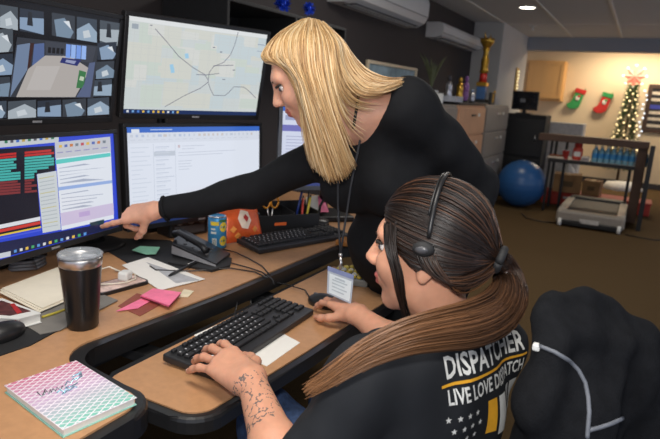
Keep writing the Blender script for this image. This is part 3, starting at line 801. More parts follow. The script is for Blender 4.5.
UL.ppx([(45, 55.5), (70, 56), (90, 69), (75, 97), (16, 97), (28, 69)], (176, 170, 166))
UL.ppx([(36, 66), (60, 66), (50, 90), (26, 90)], (186, 181, 178))
for i in range(4): UL.ppx([(66+5.2*i, 44+.5*i), (70.6+5.2*i, 44.6+.5*i), (70+5.2*i, 58+.5*i), (65.4+5.2*i, 57.5+.5*i)], (150, 182, 238) if i % 2 else (120, 156, 228))
for i in range(4): UL.ppx([(48+4.2*i, 47+.4*i), (51+4.2*i, 47.3+.4*i), (50.6+4.2*i, 53+.4*i), (47.6+4.2*i, 52.6+.4*i)], (20, 21, 24))
UL.ppx([(62, 57.5), (81, 60), (77, 66), (59.5, 62.5)], (40, 48, 110)); UL.ppx([(66, 59.5), (76, 61), (74, 64), (65, 62)], (150, 156, 190))
UL.ppx([(79, 70), (86, 72), (83, 88), (76, 88)], (60, 120, 74)); UL.ppx([(80, 76), (84, 77), (83, 81), (79, 80)], (190, 205, 180))
UL.ppx([(89, 63), (95, 62), (90, 97), (76, 97), (84, 84)], (88, 100, 132))
UL.finish('wall_monitor', 'black monitor showing a grid of security camera pictures')
# upper middle: map
UM = Mon((-1.386, 1.587, 1.397), -.309, .189)
UM.rect(0, 0, 1, 1, (206, 213, 213))
for i in range(60):
    u, v = random.random(), random.uniform(.06, .9); du, dv = random.uniform(.03, .13), random.uniform(.03, .14)
    c = random.choice([(204, 214, 206), (212, 214, 206), (200, 212, 216), (216, 218, 214)])
    UM.rect(max(0, u-du), max(.05, v-dv), min(1, u+du), min(.93, v+dv), c)
for i in range(34):
    if i % 2: v = random.uniform(.08, .9); UM.rect(0, v, 1, v+.002, (198, 202, 200))
    else: u = random.random()*.98; UM.rect(u, .06, u+.0015, .93, (198, 202, 200))
UM.rect(0, 0, 1, .045, (226, 229, 230)); UM.rect(.02, .07, .06, .12, (160, 170, 180)); UM.rect(.93, .12, .99, .13, (150, 160, 180)); UM.rect(.93, .2, .99, .207, (150, 160, 180))
Z2 = lambda x, y: (110+x/3.656, y/3.656)
for x, y in ((228, 258), (280, 205), (225, 245)): q = Z2(x, y); UM.ppx([(q[0]-2, q[1]-2.5), (q[0]+1.6, q[1]-3), (q[0]+2.2, q[1]+2), (q[0]-1.5, q[1]+2.5)], (160, 205, 232))
road = (112, 112, 128)
for pts in ([(165, 105), (205, 150), (250, 205), (300, 245), (345, 272), (358, 292)], [(468, 118), (455, 165), (440, 200), (415, 228), (378, 243), (362, 265), (358, 300)],
            [(358, 300), (330, 322), (270, 350), (200, 390)], [(358, 300), (366, 325), (378, 348), (420, 349), (436, 335), (452, 317), (488, 318), (510, 335), (532, 358)], [(378, 240), (450, 238)], [(315, 272), (350, 274), (398, 268)]):
    UM.line([Z2(*p) for p in pts], .0022, road)
for x, y in ((380, 173), (405, 190), (452, 256), (150, 92), (415, 290)): q = Z2(x, y); UM.ppx([(q[0]-1.2, q[1]-.4), (q[0]+1.2, q[1]-.4), (q[0]+1.2, q[1]+.4), (q[0]-1.2, q[1]+.4)], (100, 104, 124))
UM.rect(0, .955, 1, 1, (28, 48, 92))
for i in range(11): UM.rect(.02+.034*i, .966, .034+.034*i, .99, random.choice([(120, 170, 220), (220, 225, 230), (230, 190, 80), (80, 130, 210)]))
UM.finish('wall_monitor', 'black monitor showing a pale road map')
# lower left: call software
LL = Mon((-1.442, 1.028, 1.031), .133, -.043)
LL.rect(0, 0, 1, 1, (44, 70, 206))
Z3 = lambda x, y: (x/2.928, 110+y/2.928)
def L3(pts, c): LL.ppx([Z3(*p) for p in pts], c)
L3([(-60, 86), (172, 68), (172, 94), (-60, 116)], (196, 202, 206))
for i in range(9): L3([(14+17*i, 90-1.5*i), (23+17*i, 89-1.5*i), (23+17*i, 97-1.5*i), (14+17*i, 98-1.5*i)], [(60, 120, 90), (90, 90, 100), (70, 110, 190), (190, 160, 80)][i % 4])
L3([(-60, 118), (160, 104), (163, 178), (108, 188), (120, 340), (-60, 380)], (24, 22, 34))
L3([(-190, 96), (-58, 86), (-58, 116), (-190, 130)], (196, 202, 206)); L3([(-190, 130), (-58, 118), (-58, 382), (-190, 410)], (24, 22, 34)); L3([(-190, 425), (-58, 396), (-58, 452), (-190, 482)], (22, 30, 70))
for (x0, x1) in ((-160, -75), (-60, 48), (72, 158)):
    for i in range(15):
        c = (190, 44, 40) if i < 2 else ((70, 178, 172) if i < 10 else (128, 52, 54))
        y = 134+8.2*i-.09*(x0+60); x1r = x1 if i < 7 else (60 if x1 < 100 else 108)
        x1r -= random.choice([0, 0, 8, 16])
        L3([(x0, y), (x1r, y-.09*(x1r-x0)), (x1r, y+6.3-.09*(x1r-x0)), (x0, y+6.3)], c)
L3([(-60, 348), (118, 312), (118, 323), (-60, 360)], (222, 224, 230)); L3([(-60, 362), (118, 325), (118, 334), (-60, 371)], (205, 60, 52))
L3([(-60, 377), (120, 340), (120, 345), (-60, 382)], (226, 196, 70)); L3([(-60, 386), (120, 349), (120, 354), (-60, 392)], (70, 90, 220))
L3([(108, 188), (165, 178), (178, 350), (125, 360)], (205, 211, 214))
for i in range(14): L3([(114+i*.9, 200+11*i), (158+i*.9, 192+11*i), (158+i*.9, 194.5+11*i), (114+i*.9, 202.5+11*i)], (176, 184, 190) if i % 4 else (196, 190, 140))
L3([(160, 95), (322, 78), (333, 318), (180, 352)], (226, 231, 240))
L3([(160, 95), (322, 78), (323, 122), (162, 142)], (196, 198, 206))
for i in range(9): L3([(172+16*i, 103-1.7*i), (181+16*i, 102-1.7*i), (181+16*i, 110-1.7*i), (172+16*i, 111-1.7*i)], [(220, 180, 80), (90, 110, 180), (200, 120, 60), (120, 130, 140), (190, 80, 90)][i % 5])
for i in range(6): L3([(166+26*i, 124-2.8*i), (184+26*i, 122-2.8*i), (184+26*i, 125-2.8*i), (166+26*i, 127-2.8*i)], (150, 150, 190))
L3([(162, 146), (323, 125), (323, 136), (163, 159)], (94, 202, 196))
for i in range(12):
    y = 170+11*i
    if 228 < y < 240: continue
    L3([(172+.9*i, y), (random.uniform(240, 316), y-13), (random.uniform(240, 316), y-11), (172+.9*i, y+2)], (168, 176, 196))
L3([(169, 226), (328, 205), (328, 214), (170, 236)], (150, 176, 226))
L3([(176, 302), (331, 272), (333, 306), (180, 340)], (206, 194, 222)); L3([(230, 300), (262, 294), (263, 308), (231, 314)], (190, 168, 214)); L3([(262, 330), (304, 320), (304, 336), (264, 346)], (30, 60, 70))
L3([(-60, 398), (356, 322), (358, 345), (-60, 450)], (22, 30, 70))
for i in range(13): L3([(40+17*i, 410-4.2*i), (48+17*i, 408-4.2*i), (48+17*i, 416-4.2*i), (40+17*i, 418-4.2*i)], [(90, 150, 220), (220, 220, 225), (230, 190, 80), (70, 170, 110)][i % 4])
L3([(-40, 428), (30, 413), (30, 428), (-40, 443)], (200, 206, 214))
LL.finish('desk_monitor', 'black monitor with dispatch software windows, touched by a pointing finger')
# lower middle: mail program
LM = Mon((-1.30*1.085, 1.497*1.085, CAMH+(1.061-CAMH)*1.085), -.218, -.04, .608, .363)
LM.rect(0, 0, 1, 1, (226, 232, 244))
LM.rect(0, 0, 1, .055, (60, 108, 200)); LM.rect(.03, .02, .08, .055, (226, 232, 240)); LM.rect(.15, .022, .3, .032, (180, 200, 236))
LM.rect(0, .055, 1, .16, (218, 224, 236))
for i in range(26):
    u = .02+.036*i; LM.rect(u, .075, u+random.uniform(.01, .026), .1, random.choice([(196, 204, 218), (186, 198, 222), (206, 200, 200), (204, 210, 222)]))
for i in range(18): LM.rect(.02+.05*i, .125, .05+.05*i, .131, (202, 208, 222))
LM.rect(.165, .17, .168, .98, (200, 208, 222)); LM.rect(.315, .17, .318, .98, (200, 208, 222)); LM.rect(.17, .25, .315, .30, (196, 204, 216))
for i in range(17):
    v = .2+.045*i
    LM.rect(.02, v, .02+random.uniform(.05, .13), v+.008, (208, 216, 230))
    LM.rect(.18, v, .18+random.uniform(.06, .13), v+.009, (200, 208, 224)); LM.rect(.18, v+.018, .18+random.uniform(.04, .1), v+.024, (212, 219, 232))
LM.rect(.335, .19, .35, .22, (206, 190, 196))
for i, (v, w) in enumerate(((.2, .2), (.23, .12), (.27, .45), (.30, .34), (.36, .1), (.39, .09), (.42, .1), (.45, .08))): LM.rect(.335+(.03 if i < 2 else 0), v, .335+w, v+.006, (196, 203, 218))
LM.rect(0, .955, 1, 1, (30, 46, 92))
LM.finish('desk_monitor', 'black monitor showing a white mail window behind her arm')
# right: third desk monitor partly behind the blond hair
RM = Mon((-1.03, 2.06, 1.135), -.78, -.03)
RM.rect(0, 0, 1, 1, (214, 220, 240)); RM.rect(0, 0, 1, .05, (70, 110, 200)); RM.rect(0, .22, 1, .3, (120, 120, 190)); RM.rect(.02, .1, .9, .16, (160, 166, 200))
for i in range(8): RM.rect(.03+.1*i, .7, .10+.1*i, .8, [(196, 150, 60), (80, 80, 150), (150, 90, 90)][i % 3]); RM.rect(.03, .36+.04*i, .5, .37+.04*i, (176, 180, 210))
RM.rect(0, .9, 1, 1, (60, 70, 120))
RM.finish('desk_monitor', 'monitor with a grey edge partly hidden behind the blond hair', mat('grey_bezel', s2l(96, 100, 108), .4))

def stand(mons, label, top):
    lm = mons[0]; p = lm.c-lm.n*(.25 if len(mons) > 1 else .28)
    t = thing('monitor_stand', label, 'monitor stand', (p.x, p.y, ZD))
    MB().cyl((p.x, p.y, ZD), (p.x, p.y, top), .02, None, 14).build('pole', M_black, t)
    MB().box((p.x, p.y, ZD+.012), (.2, .24, .024), .006, Matrix.Rotation(atan2(lm.u.y, lm.u.x)-pi/2, 3, 'Z')).build('base_plate', M_black, t)
    for m in mons:
        a = V(p.x, p.y, m.c.z); b = m.c-m.n*.058
        MB().tube([a, b], .016, 10).build('arm', M_black, t)
        MB().box(b, (.10, .012, .10), .004, m.M.to_3x3()).build('mount_plate', M_black, t)
        MB().cyl(a-V(0, 0, .03), a+V(0, 0, .03), .028, None, 12).build('collar', M_black, t)
    return t
stand([LL, UL], 'black pole stand holding the camera and dispatch software monitors', 1.45)
stand([LM, UM], 'black pole stand holding the map and mail monitors', 1.46)
stand([RM], 'black pole stand of the monitor with a grey edge', 1.14)
# LL's own foot seen under the screen
q = PZ(101, 247, ZD); t = thing('round_stand', 'black round monitor foot under the dispatch software screen', 'monitor stand', (q.x-.03, q.y, ZD))
MB().lathe([(0, 0), (.10, 0), (.10, .008), (.085, .016), (0, .02)], seg=28).build('foot_plate', M_black, t, world=False)
MB().tube([(0, 0, .01), (-.005, 0, .05), (-.02, 0, .1)], [.035, .03, .028], 14).build('neck', M_black, t, world=False)
MB().box((.028, .02, .055), (.002, .024, .01), .0005).build('white_tag', M_whitep, t, world=False)

# overhead shelf against the dark wall with two blue tinsel bows
t = thing('overhead_shelf', 'black overhead shelf box on the dark wall behind the monitors', 'shelf', (XW, 2.9, 1.6))
MB().box((.22, 0, .16), (.42, 1.25, .02), .004).build('top_board', M_blackm, t, world=False)
MB().box((.22, 0, .0), (.42, 1.25, .02), .004).build('bottom_board', M_blackm, t, world=False)
for y in (-.615, 0, .615): MB().box((.22, y, .08), (.42, .02, .15), .003).build('divider', M_blackm, t, world=False)
MB().box((.012, 0, .08), (.02, 1.2, .15)).build('back_panel', M_blackm, t, world=False)
M_tinsel = mat('blue_tinsel', s2l(40, 80, 210), .35, .5, var=.3, scale=60)
def pompom(px, py, r, label):
    c = PX(px, py, -1.88); t = thing('tinsel_bow', label, 'bow', c, group='blue tinsel bows')
    MB().ball((0, 0, 0), r*.45, 10).build('core', M_tinsel, t, world=False)
    vs, fs = [], []
    for i in range(130):
        d = V(random.gauss(0, 1), random.gauss(0, 1), random.gauss(0, 1)).normalized(); s = d.orthogonal().normalized()*r*.09; n = len(vs)
        e = d*r*random.uniform(.8, 1.05)
        for q in (d*r*.3+s, d*r*.3-s, e-s*.6, e+s*.6): vs.append(tuple(c+q))
        fs.append((n, n+1, n+2, n+3))
    raw('tinsel_loops', vs, fs, M_tinsel, t, smooth=False)['kind'] = 'stuff'
zt = 1.77
for px, py, r, l in ((283, 4.5, .052, 'larger blue tinsel bow on the black overhead shelf'), (309, 8.5, .042, 'smaller blue tinsel bow on the black overhead shelf')): pompom(px, py, r, l)

# ------------------------------------------------------------------ things on the desk
# tumbler
q = PZ(83, 326, ZD)
t = thing('insulated_tumbler', 'black insulated tumbler with steel rim and clear lid', 'tumbler', q); t.scale = (.92, .92, .86)
MB().lathe([(0, 0), (.034, 0), (.037, .004), (.0385, .03), (.046, .13), (.0490, .172), (.0495, .176), (0, .176)], seg=40).build('cup_body', mat('tumbler_black', (.008, .008, .009), .28, var=.05, spec=.5), t, world=False)
MB().lathe([(.0492, .1745), (.0502, .176), (.0515, .196), (.0505, .199), (.047, .199), (.0455, .176)], seg=40).build('steel_rim', M_steel, t, world=False)
MB().lathe([(.0, .192), (.040, .192), (.046, .1935), (.0485, .2005), (.0525, .2015), (.053, .206), (.05, .209), (.0455, .2085), (.043, .198), (0, .197)], seg=40).build('clear_lid', mat('clear_plastic', (.45, .48, .52), .12, var=.03, alpha=.38), t, world=False)
MB().box((.02, .01, .2), (.035, .018, .008), .003, Matrix.Rotation(.6, 3, 'Z')).build('lid_slider', mat('grey_slider', (.4, .42, .45), .3), t, world=False)
MB().box((-.0395*.3, -.0395*.94, .05), (.014, .002, .006), .0005, Matrix.Rotation(-.3, 3, 'Z')).build('engraved_mark', mat('engrave', (.03, .03, .03), .6), t, world=False)

# journal
ZJ = ZD+.016
c0, c1, c2, c3 = PZ(71, 357.5, ZJ), PZ(132, 395, ZJ), PZ(67.5, 432, ZJ), PZ(9, 388, ZJ)
ctr = (c0+c1+c2+c3)/4; e1 = ((c0-c1)+(c3-c2))/2; e2 = ((c1-c2)+(c0-c3))/2     # e1: long side (along the desk front) e2: short
e1n = e1.normalized(); e2n = (e2-e1n*e2.dot(e1n)).normalized(); L1, L2 = e1.length, e2.length
JM = Matrix(((e1n.x, e2n.x, 0, ctr.x), (e1n.y, e2n.y, 0, ctr.y), (0, 0, 1, ZD), (0, 0, 0, 1)))
if JM.to_3x3().determinant() < 0: JM = Matrix(((e1n.x, -e2n.x, 0, ctr.x), (e1n.y, -e2n.y, 0, ctr.y), (0, 0, 1, ZD), (0, 0, 0, 1)))
t_j = thing('journal', 'hardback journal with pink to green diamond pattern cover', 'book', V(ctr.x, ctr.y, ZD))
MB().box((0, 0, .008), (L1-.006, L2-.006, .012)).build('pages', mat('page_white', s2l(228, 226, 220), .8, var=.04, scale=90), t_j, xf=JM)
mj = bpy.data.materials.new('journal_cover'); mj.use_nodes = True; MATS['journal_cover'] = mj
nt = mj.node_tree; bs = nt.nodes['Principled BSDF']; bs.inputs['Roughness'].default_value = .35
at = nt.nodes.new('ShaderNodeAttribute'); at.attribute_name = 'col'; nt.links.new(at.outputs['Color'], bs.inputs['Base Color'])
vs, fs, cs = [], [], []
def jcol(x, y):     # printed colour runs from pink (back left) to mint (front right)
    s = (x/L1+.5)  # 0 = e1 start
    return s
pink, lav, mint = np.array(s2l(205, 110, 140)), np.array(s2l(206, 178, 208)), np.array(s2l(120, 200, 180))
def addq(pts, z, col):
    n = len(vs)
    for p in pts: vs.append(tuple(JM @ V(p[0], p[1], z))); cs.append(col(p) if callable(col) else col)
    fs.append(tuple(range(n, n+len(pts))))
sgn = 1 if (JM @ V(L1/2, 0, 0)-V(c0.x, c0.y, ZD)).length < (JM @ V(-L1/2, 0, 0)-V(c0.x, c0.y, ZD)).length else -1
sg2 = 1 if (JM @ V(sgn*L1/2, L2/2, 0)-V(c0.x, c0.y, ZD)).length < (JM @ V(sgn*L1/2, -L2/2, 0)-V(c0.x, c0.y, ZD)).length else -1
# gradient from edge c0-c3 (pink) to edge c1-c2 (mint)
def grad(p):
    s = .5-sgn*p[0]/L1; s = max(0, min(1, s))
    c = pink*(1-s*2)+lav*s*2 if s < .5 else lav*(2-2*s)+mint*(2*s-1)
    return c
MB().box((0, 0, .001), (L1, L2, .002), .0005).build('back_cover', mat('cover_mint', s2l(150, 206, 190), .4), t_j, xf=JM)
MB().box((0, 0, .0145), (L1, L2, .002), .0005).build('front_cover', mat('cover_pale', s2l(236, 230, 236), .4), t_j, xf=JM)
step = .0105
nU = int((L1+L2)/step)+2
def clip(poly, hx, hy):
    for ax, sg, lim in ((0, 1, hx), (0, -1, hx), (1, 1, hy), (1, -1, hy)):
        out = []
        for i in range(len(poly)):
            a, b = poly[i], poly[(i+1) % len(poly)]; da, db = lim-sg*a[ax], lim-sg*b[ax]
            if da >= 0: out.append(a)
            if (da >= 0) != (db >= 0):
                u = da/(da-db); out.append((a[0]+(b[0]-a[0])*u, a[1]+(b[1]-a[1])*u))
        poly = out
        if len(poly) < 3: return None
    return poly
for i in range(-nU, nU):
    for j in range(-nU, nU):
        cx, cy = (i+j)*step*.62, (i-j)*step
        if abs(cx) > L1/2+step or abs(cy) > L2/2+step: continue
        g = .78
        p = clip([(cx+step*.62*g, cy), (cx, cy+step*g), (cx-step*.62*g, cy), (cx, cy-step*g)], L1/2-.001, L2/2-.001)
        if p: addq(p, .0158, lambda q: grad(q))
raw('diamond_print', vs, fs, mj, t_j, smooth=False, cols=np.array(cs))['kind'] = 'stuff'
# foil script across the cover
M_foil = mat('holographic_foil', s2l(150, 205, 225), .18, .7, var=.35, scale=40); M_foil2 = mat('silver_foil', s2l(150, 160, 168), .2, .8, var=.3, scale=60)
def script(z0, pts, r, m, nm):
    b = MB(); b.tube([V(*PZ(x, y, ZJ+.0006)) for x, y in pts], r, 5); return b.build(nm, m, t_j)
Z6 = lambda x, y: (x/4.025, 330+y/4.025)
for nm, m, strokes in (('foil_script', M_foil2, [[(150, 250), (168, 268), (182, 240)], [(176, 262), (188, 245), (196, 258), (204, 240)], [(206, 252), (214, 236), (222, 246), (230, 232), (240, 240), (252, 226)]]),
                       ('foil_script', M_foil, [[(262, 222), (272, 205), (285, 214), (296, 196), (310, 200)], [(290, 190), (305, 180), (325, 176), (318, 190), (300, 198)], [(296, 186), (326, 168), (330, 186), (306, 196)],
                                                [(228, 252), (244, 240), (256, 250), (268, 234), (280, 242)], [(250, 258), (268, 246), (284, 240), (298, 228), (310, 230)], [(262, 232), (290, 226), (312, 212)]])):
    for k, s_ in enumerate(strokes): script(0, [Z6(*p) for p in s_], .0012, m, nm)

# mat, folder, papers, book at the far left
def slab_px(name, pts, z, th, m, label, cat, group=None):
    o = MB().slab([PZ(x, y, z) for x, y in pts], th).build(name, m); tag(o, label, cat, group); return o
slab_px('mouse_mat', [(-30, 330), (10, 312), (48, 318), (58, 330), (30, 345), (-30, 365)], ZD+.003, .003, M_blackm, 'black mouse mat under the dark mouse', 'mouse mat')
slab_px('grey_folder', [(20, 322), (60, 302), (66, 280), (118, 300), (60, 330), (40, 334)], ZD+.0045, .0015, mat('folder_grey', s2l(120, 116, 110), .7), 'grey paper folder under the white sheets', 'folder')
t = thing('sheet_stack', 'stack of cream paper sheets beside the tumbler', 'paper', PZ(35, 290, ZD))
for i, (dx, dy) in enumerate(((0, 0), (1.5, -1), (-1, 1), (0, -1.5), (2, -3))):
    MB().slab([PZ(x+dx, y+dy, ZD+.0065+.0022*i) for x, y in ((0, 291), (56, 270), (66, 300), (40, 311))], .0018).build('sheet', mat('cream_sheet', s2l(232, 224, 205), .8, var=.03), t)
t = thing('paperback', 'paperback with red and white cover lying by the mouse mat', 'book', PZ(20, 315, ZD))
zb = ZD+.03
bk = [PZ(-30, 304, zb), PZ(2, 298, zb), PZ(41, 313, zb), PZ(18, 319, zb), PZ(-30, 316, zb)]
MB().slab([PZ(-28, 304.5, zb-.002), PZ(2, 299, zb-.002), PZ(40, 313.3, zb-.002), PZ(18, 318.5, zb-.002), PZ(-28, 315.5, zb-.002)], .020).build('pages', mat('page_white', s2l(228, 226, 220), .8, var=.04, scale=90), t)
MB().slab(bk, .002).build('front_cover', M_whitep, t)
MB().slab([p-V(0, 0, .022) for p in bk], .002).build('back_cover', M_whitep, t)
MB().slab([PZ(-28, 306, zb+.0008), PZ(2, 300.5, zb+.0008), PZ(31, 311, zb+.0008), PZ(10, 315.5, zb+.0008), PZ(-28, 312, zb+.0008)], .0008).build('cover_print', mat('cover_dark', s2l(86, 44, 40), .5, var=.5, scale=60), t)
MB().slab([PZ(10, 304, zb+.0016), PZ(14, 303, zb+.0016), PZ(22, 312, zb+.0016), PZ(17, 313.5, zb+.0016)], .0008).build('red_band', M_red, t)
MB().slab([PZ(14, 317.5, zb-.001), PZ(20, 316.5, zb-.001), PZ(20, 328, zb-.02), PZ(14, 326, zb-.02)], .001).build('red_ribbon', M_red, t)
o = MB().tube([PZ(42, 317, ZD+.008), PZ(55, 313, ZD+.008), PZ(66, 309, ZD+.008)], .003, 8).build('yellow_pencil', mat('pencil_yellow', s2l(186, 170, 60), .5)); tag(o, 'yellow pencil at the edge of the paper stack', 'pencil')
# dark mouse far left
q = PZ(2, 338, ZD+.004); t = thing('computer_mouse', 'dark mouse at the far left on its mat', 'mouse', (q.x, q.y, ZD+.003))
MB().ball((0, 0, .012), (.03, .052, .024), 20).build('shell', M_black, t, world=False)
MB().ball((-.02, .0, .03), (.012, .004, .006), 10).build('scroll_wheel', mat('wheel_grey', (.08, .08, .085), .5), t, world=False)
# cup-like black thing left behind the papers : grey cable tangle and dark box
q = PZ(28, 268, ZD); t = thing('cable_coil', 'coiled dark grey cable under the left monitor', 'cable', q)
for i in range(3): MB().tube([(.04*cos(a*pi/8)*(1-.1*i), .05*sin(a*pi/8), .008+.009*i+.003*sin(a)) for a in range(17)], .005, 6).build('loop', mat('cable_grey', (.12, .12, .13), .5), t, world=False)
q = PZ(8, 262, ZD); o = MB().box((q.x-.02, q.y-.12, ZD+.03), (.10, .16, .06), .008).build('cable_box', M_blackm); tag(o, 'low black cable box under the left monitor', 'box')

# smartphone with white earbuds cable
def rrect(w, h, r, n=5):
    return arc((w/2-r, h/2-r), r, 0, 90, n)+arc((-w/2+r, h/2-r), r, 90, 180, n)+arc((-w/2+r, -h/2+r), r, 180, 270, n)+arc((w/2-r, -h/2+r), r, 270, 360, n)
q = PZ(118, 287, ZD); t = thing('smartphone', 'black smartphone with bright wallpaper and white cable', 'phone', q, radians(-8))
MB().prism(rrect(.078, .155, .012), 0, .010, .002).build('phone_case', M_black, t, world=False)
MB().prism(rrect(.068, .143, .008), .009, .0107).build('phone_screen', mat('phone_picture', s2l(206, 180, 170), .3, var=.5, scale=45), t, world=False)
MB().box(V(-.01, .03, .025), (.03, .036, .026), .006, Matrix.Rotation(.5, 3, 'Z')).build('charger_plug', M_whitep, t, world=False)
MB().tube([V(-.01, .03, .03), V(-.04, .0, .05), V(-.06, -.03, .04), V(-.05, -.06, .014), V(-.02, -.05, .014), V(.0, -.02, .014), V(.02, .01, .016), V(.01, .05, .014), V(-.05, .09, .006), V(-.12, .07, .004)], .0022, 6).build('white_cable', mat('cable_white', s2l(222, 214, 196), .5), t, world=False)
# red-brown card, pink sticky notes
slab_px('brown_card', [(118, 306), (137, 293), (165, 302), (140, 316)], ZD+.0015, .0012, mat('card_brown', s2l(140, 72, 58), .6), 'small red brown card under the pink notes', 'card')
t = thing('sticky_note_pad', 'pad of bright pink sticky notes beside the phone', 'sticky notes', PZ(160, 300, ZD))
for i in range(5): MB().slab([PZ(x+.3*i, y-.2*i, ZD+.004+.003*i) for x, y in ((140, 296), (152, 289), (180, 293), (168, 306))], .0028).build('note_block', mat('pink_note', s2l(244, 124, 160), .7), t)
slab_px('sticky_note', [(116, 311), (142, 298), (150, 301), (138, 308)], ZD+.004, .0012, mat('pink_note', s2l(244, 124, 160), .7), 'single loose pink sticky note pointing at the tumbler', 'sticky note')
slab_px('small_slip', [(178, 297), (184, 289), (194, 291), (188, 297)], ZD+.002, .001, mat('slip_cream', s2l(220, 208, 180), .8), 'small cream paper slip beside the pink note pad', 'paper')
# black mat under phones, papers, pen, green note
slab_px('desk_mat', [(104, 249), (118, 238), (170, 240), (198, 262), (176, 272), (136, 268)], ZD+.002, .002, M_blackm, 'black desk mat under the green sticky note', 'mat')
slab_px('paper_sheet', [(122, 265), (148, 257), (205, 279), (160, 290)], ZD+.0035, .0012, mat('white_sheet', s2l(236, 234, 228), .8, var=.02), 'white paper sheet under the black pen', 'paper')
slab_px('paper_sheet', [(146, 262), (170, 270), (200, 280), (176, 283)], ZD+.0042, .0006, mat('grey_print', s2l(176, 178, 182), .8, var=.12, scale=60), 'grey printed slip lying on the white sheet', 'paper')
o = MB().slab([PZ(132, 250, ZD+.012), PZ(140, 246, ZD+.02), PZ(160, 247, ZD+.014), PZ(156, 254, ZD+.008), PZ(146, 254.5, ZD+.006)], .001).build('sticky_note', mat('green_note', s2l(150, 214, 178), .7)); tag(o, 'curled mint green sticky note on the black mat', 'sticky note')
a, b_ = PZ(168, 276, ZD+.009), PZ(196, 262, ZD+.012)
t = thing('ballpoint_pen', 'black ballpoint pen lying across the white sheet', 'pen', a)
MB().tube([a, a+(b_-a)*.06, a+(b_-a)*.1, b_], [.001, .003, .0045, .0045], 10).build('barrel', M_black, t)
MB().tube([a+(b_-a)*.7+V(0, 0, .006), b_+V(0, 0, .006)], .0014, 6).build('clip', M_steel, t)
# phone console
p0, p1, p2, p3 = PZ(172, 258, ZD), PZ(180, 242, ZD), PZ(230, 258, ZD), PZ(216, 268, ZD)
t = thing('desk_phone', 'black wedge desk phone with silver side beside the juice can', 'phone', (p0+p1+p2+p3)/4)
MB().slab([PZ(x, y, ZD+.008) for x, y in ((168, 262), (180, 240), (232, 258), (230, 265), (212, 270))], .008).build('base_mat', M_blackm, t)
b = MB(); Z = V(0, 0, 1)
A = [p0, p1, p2, p3]; hts = (.05, .055, .018, .014)
bot = [b.bm.verts.new(p+Z*.006) for p in A]; top = [b.bm.verts.new(p+Z*h) for p, h in zip(A, hts)]
b.bm.faces.new(top); b.bm.faces.new(bot[::-1])
for i in range(4): b.bm.faces.new((bot[i], bot[(i+1) % 4], top[(i+1) % 4], top[i]))
b.build('wedge_body', mat('phone_black', (.02, .02, .022), .35), t)
MB().slab([p0+Z*.045+(p0-p1)*.03, p3+Z*.012+(p0-p1)*.03, p3+Z*.008+(p0-p1)*.06, p0+Z*.02+(p0-p1)*.06], .003).build('silver_side', mat('phone_silver', s2l(150, 150, 152), .35, .4), t)
for i in range(3):
    for j in range(4):
        u, w = .25+.16*j, .25+.22*i
        pA = p0.lerp(p3, u).lerp(p1.lerp(p2, u), w); hz = (.05*(1-u)+.014*u)*(1-w)+(.055*(1-u)+.018*u)*w
        MB().box(pA+Z*(hz+.002), (.008, .01, .004), .001).build('key', mat('phone_key', (.12, .12, .125), .4), t)
MB().tube([p0.lerp(p1, .3)+Z*.066, p0.lerp(p1, .3).lerp(p3.lerp(p2, .3), .1)+Z*.075, p0.lerp(p1, .3).lerp(p3.lerp(p2, .3), .6)+Z*.048, p0.lerp(p1, .3).lerp(p3.lerp(p2, .3), .72)+Z*.034], [.013, .010, .010, .013], 10).build('handset', M_black, t)
# black speaker unit behind
q = PZ(187, 238, ZD); t = thing('radio_speaker', 'black radio speaker box with knobs behind the desk phone', 'speaker', (q.x-.06, q.y+.04, ZD), radians(-15))
MB().box((0, 0, .045), (.1, .17, .09), .01).build('cabinet_box', M_black, t, world=False)
for y in (-.05, .0, .05): MB().lathe([(0, 0), (.012, 0), (.011, .014), (0, .014)], seg=14, M=Matrix.Translation((.05, y, .06)) @ Matrix.Rotation(pi/2, 4, 'Y')).build('knob', mat('knob_grey', (.12, .12, .13), .35), t, world=False)
MB().box((.051, 0, .028), (.002, .13, .03)).build('grille', mat('grille_grey', (.06, .06, .065), .6), t, world=False)
# juice can
q = PZ(217, 247, ZD); t = thing('juice_can', 'blue juice can with yellow pineapple slices', 'can', (q.x, q.y, ZD))
MB().lathe([(0, .002), (.029, .002), (.031, 0), (.033, .006), (.033, .109), (.031, .114), (.0315, .116), (.0295, .116), (.028, .112), (0, .112)], seg=32).build('can_body', mat('can_blue', s2l(62, 140, 190), .3, .3, var=.05), t, world=False)
MB().lathe([(.0312, .1125), (.0325, .114), (.031, .1175), (.029, .1165)], seg=32).build('rim', M_steel, t, world=False)
def canpatch(a0, a1, z0, z1, m, nm, dr=.0006, circ=False, parent=t):
    b = MB(); n = 12; R_ = .033+dr
    if circ:
        am, zm = (a0+a1)/2, (z0+z1)/2; c = b.bm.verts.new((R_*cos(am), R_*sin(am), zm)); rg = []
        for k in range(18):
            th = 2*pi*k/18; a = am+(a1-a0)/2*cos(th); rg.append(b.bm.verts.new((R_*cos(a), R_*sin(a), zm+(z1-z0)/2*sin(th))))
        for k in range(18): b.bm.faces.new((c, rg[k], rg[(k+1) % 18]))
    else:
        for k in range(n):
            b0, b1 = a0+(a1-a0)*k/n, a0+(a1-a0)*(k+1)/n
            b.face([(R_*cos(b0), R_*sin(b0), z0), (R_*cos(b1), R_*sin(b1), z0), (R_*cos(b1), R_*sin(b1), z1), (R_*cos(b0), R_*sin(b0), z1)])
    return b.build(nm, m, parent, world=False)
av = atan2(-q.y, -q.x)   # angle of the side seen from the desk front
M_py = mat('pineapple_yellow', s2l(226, 196, 60), .4, var=.15, scale=120); M_lw = mat('label_cream', s2l(214, 220, 214), .5); M_dg = mat('leaf_green', s2l(60, 110, 60), .5)
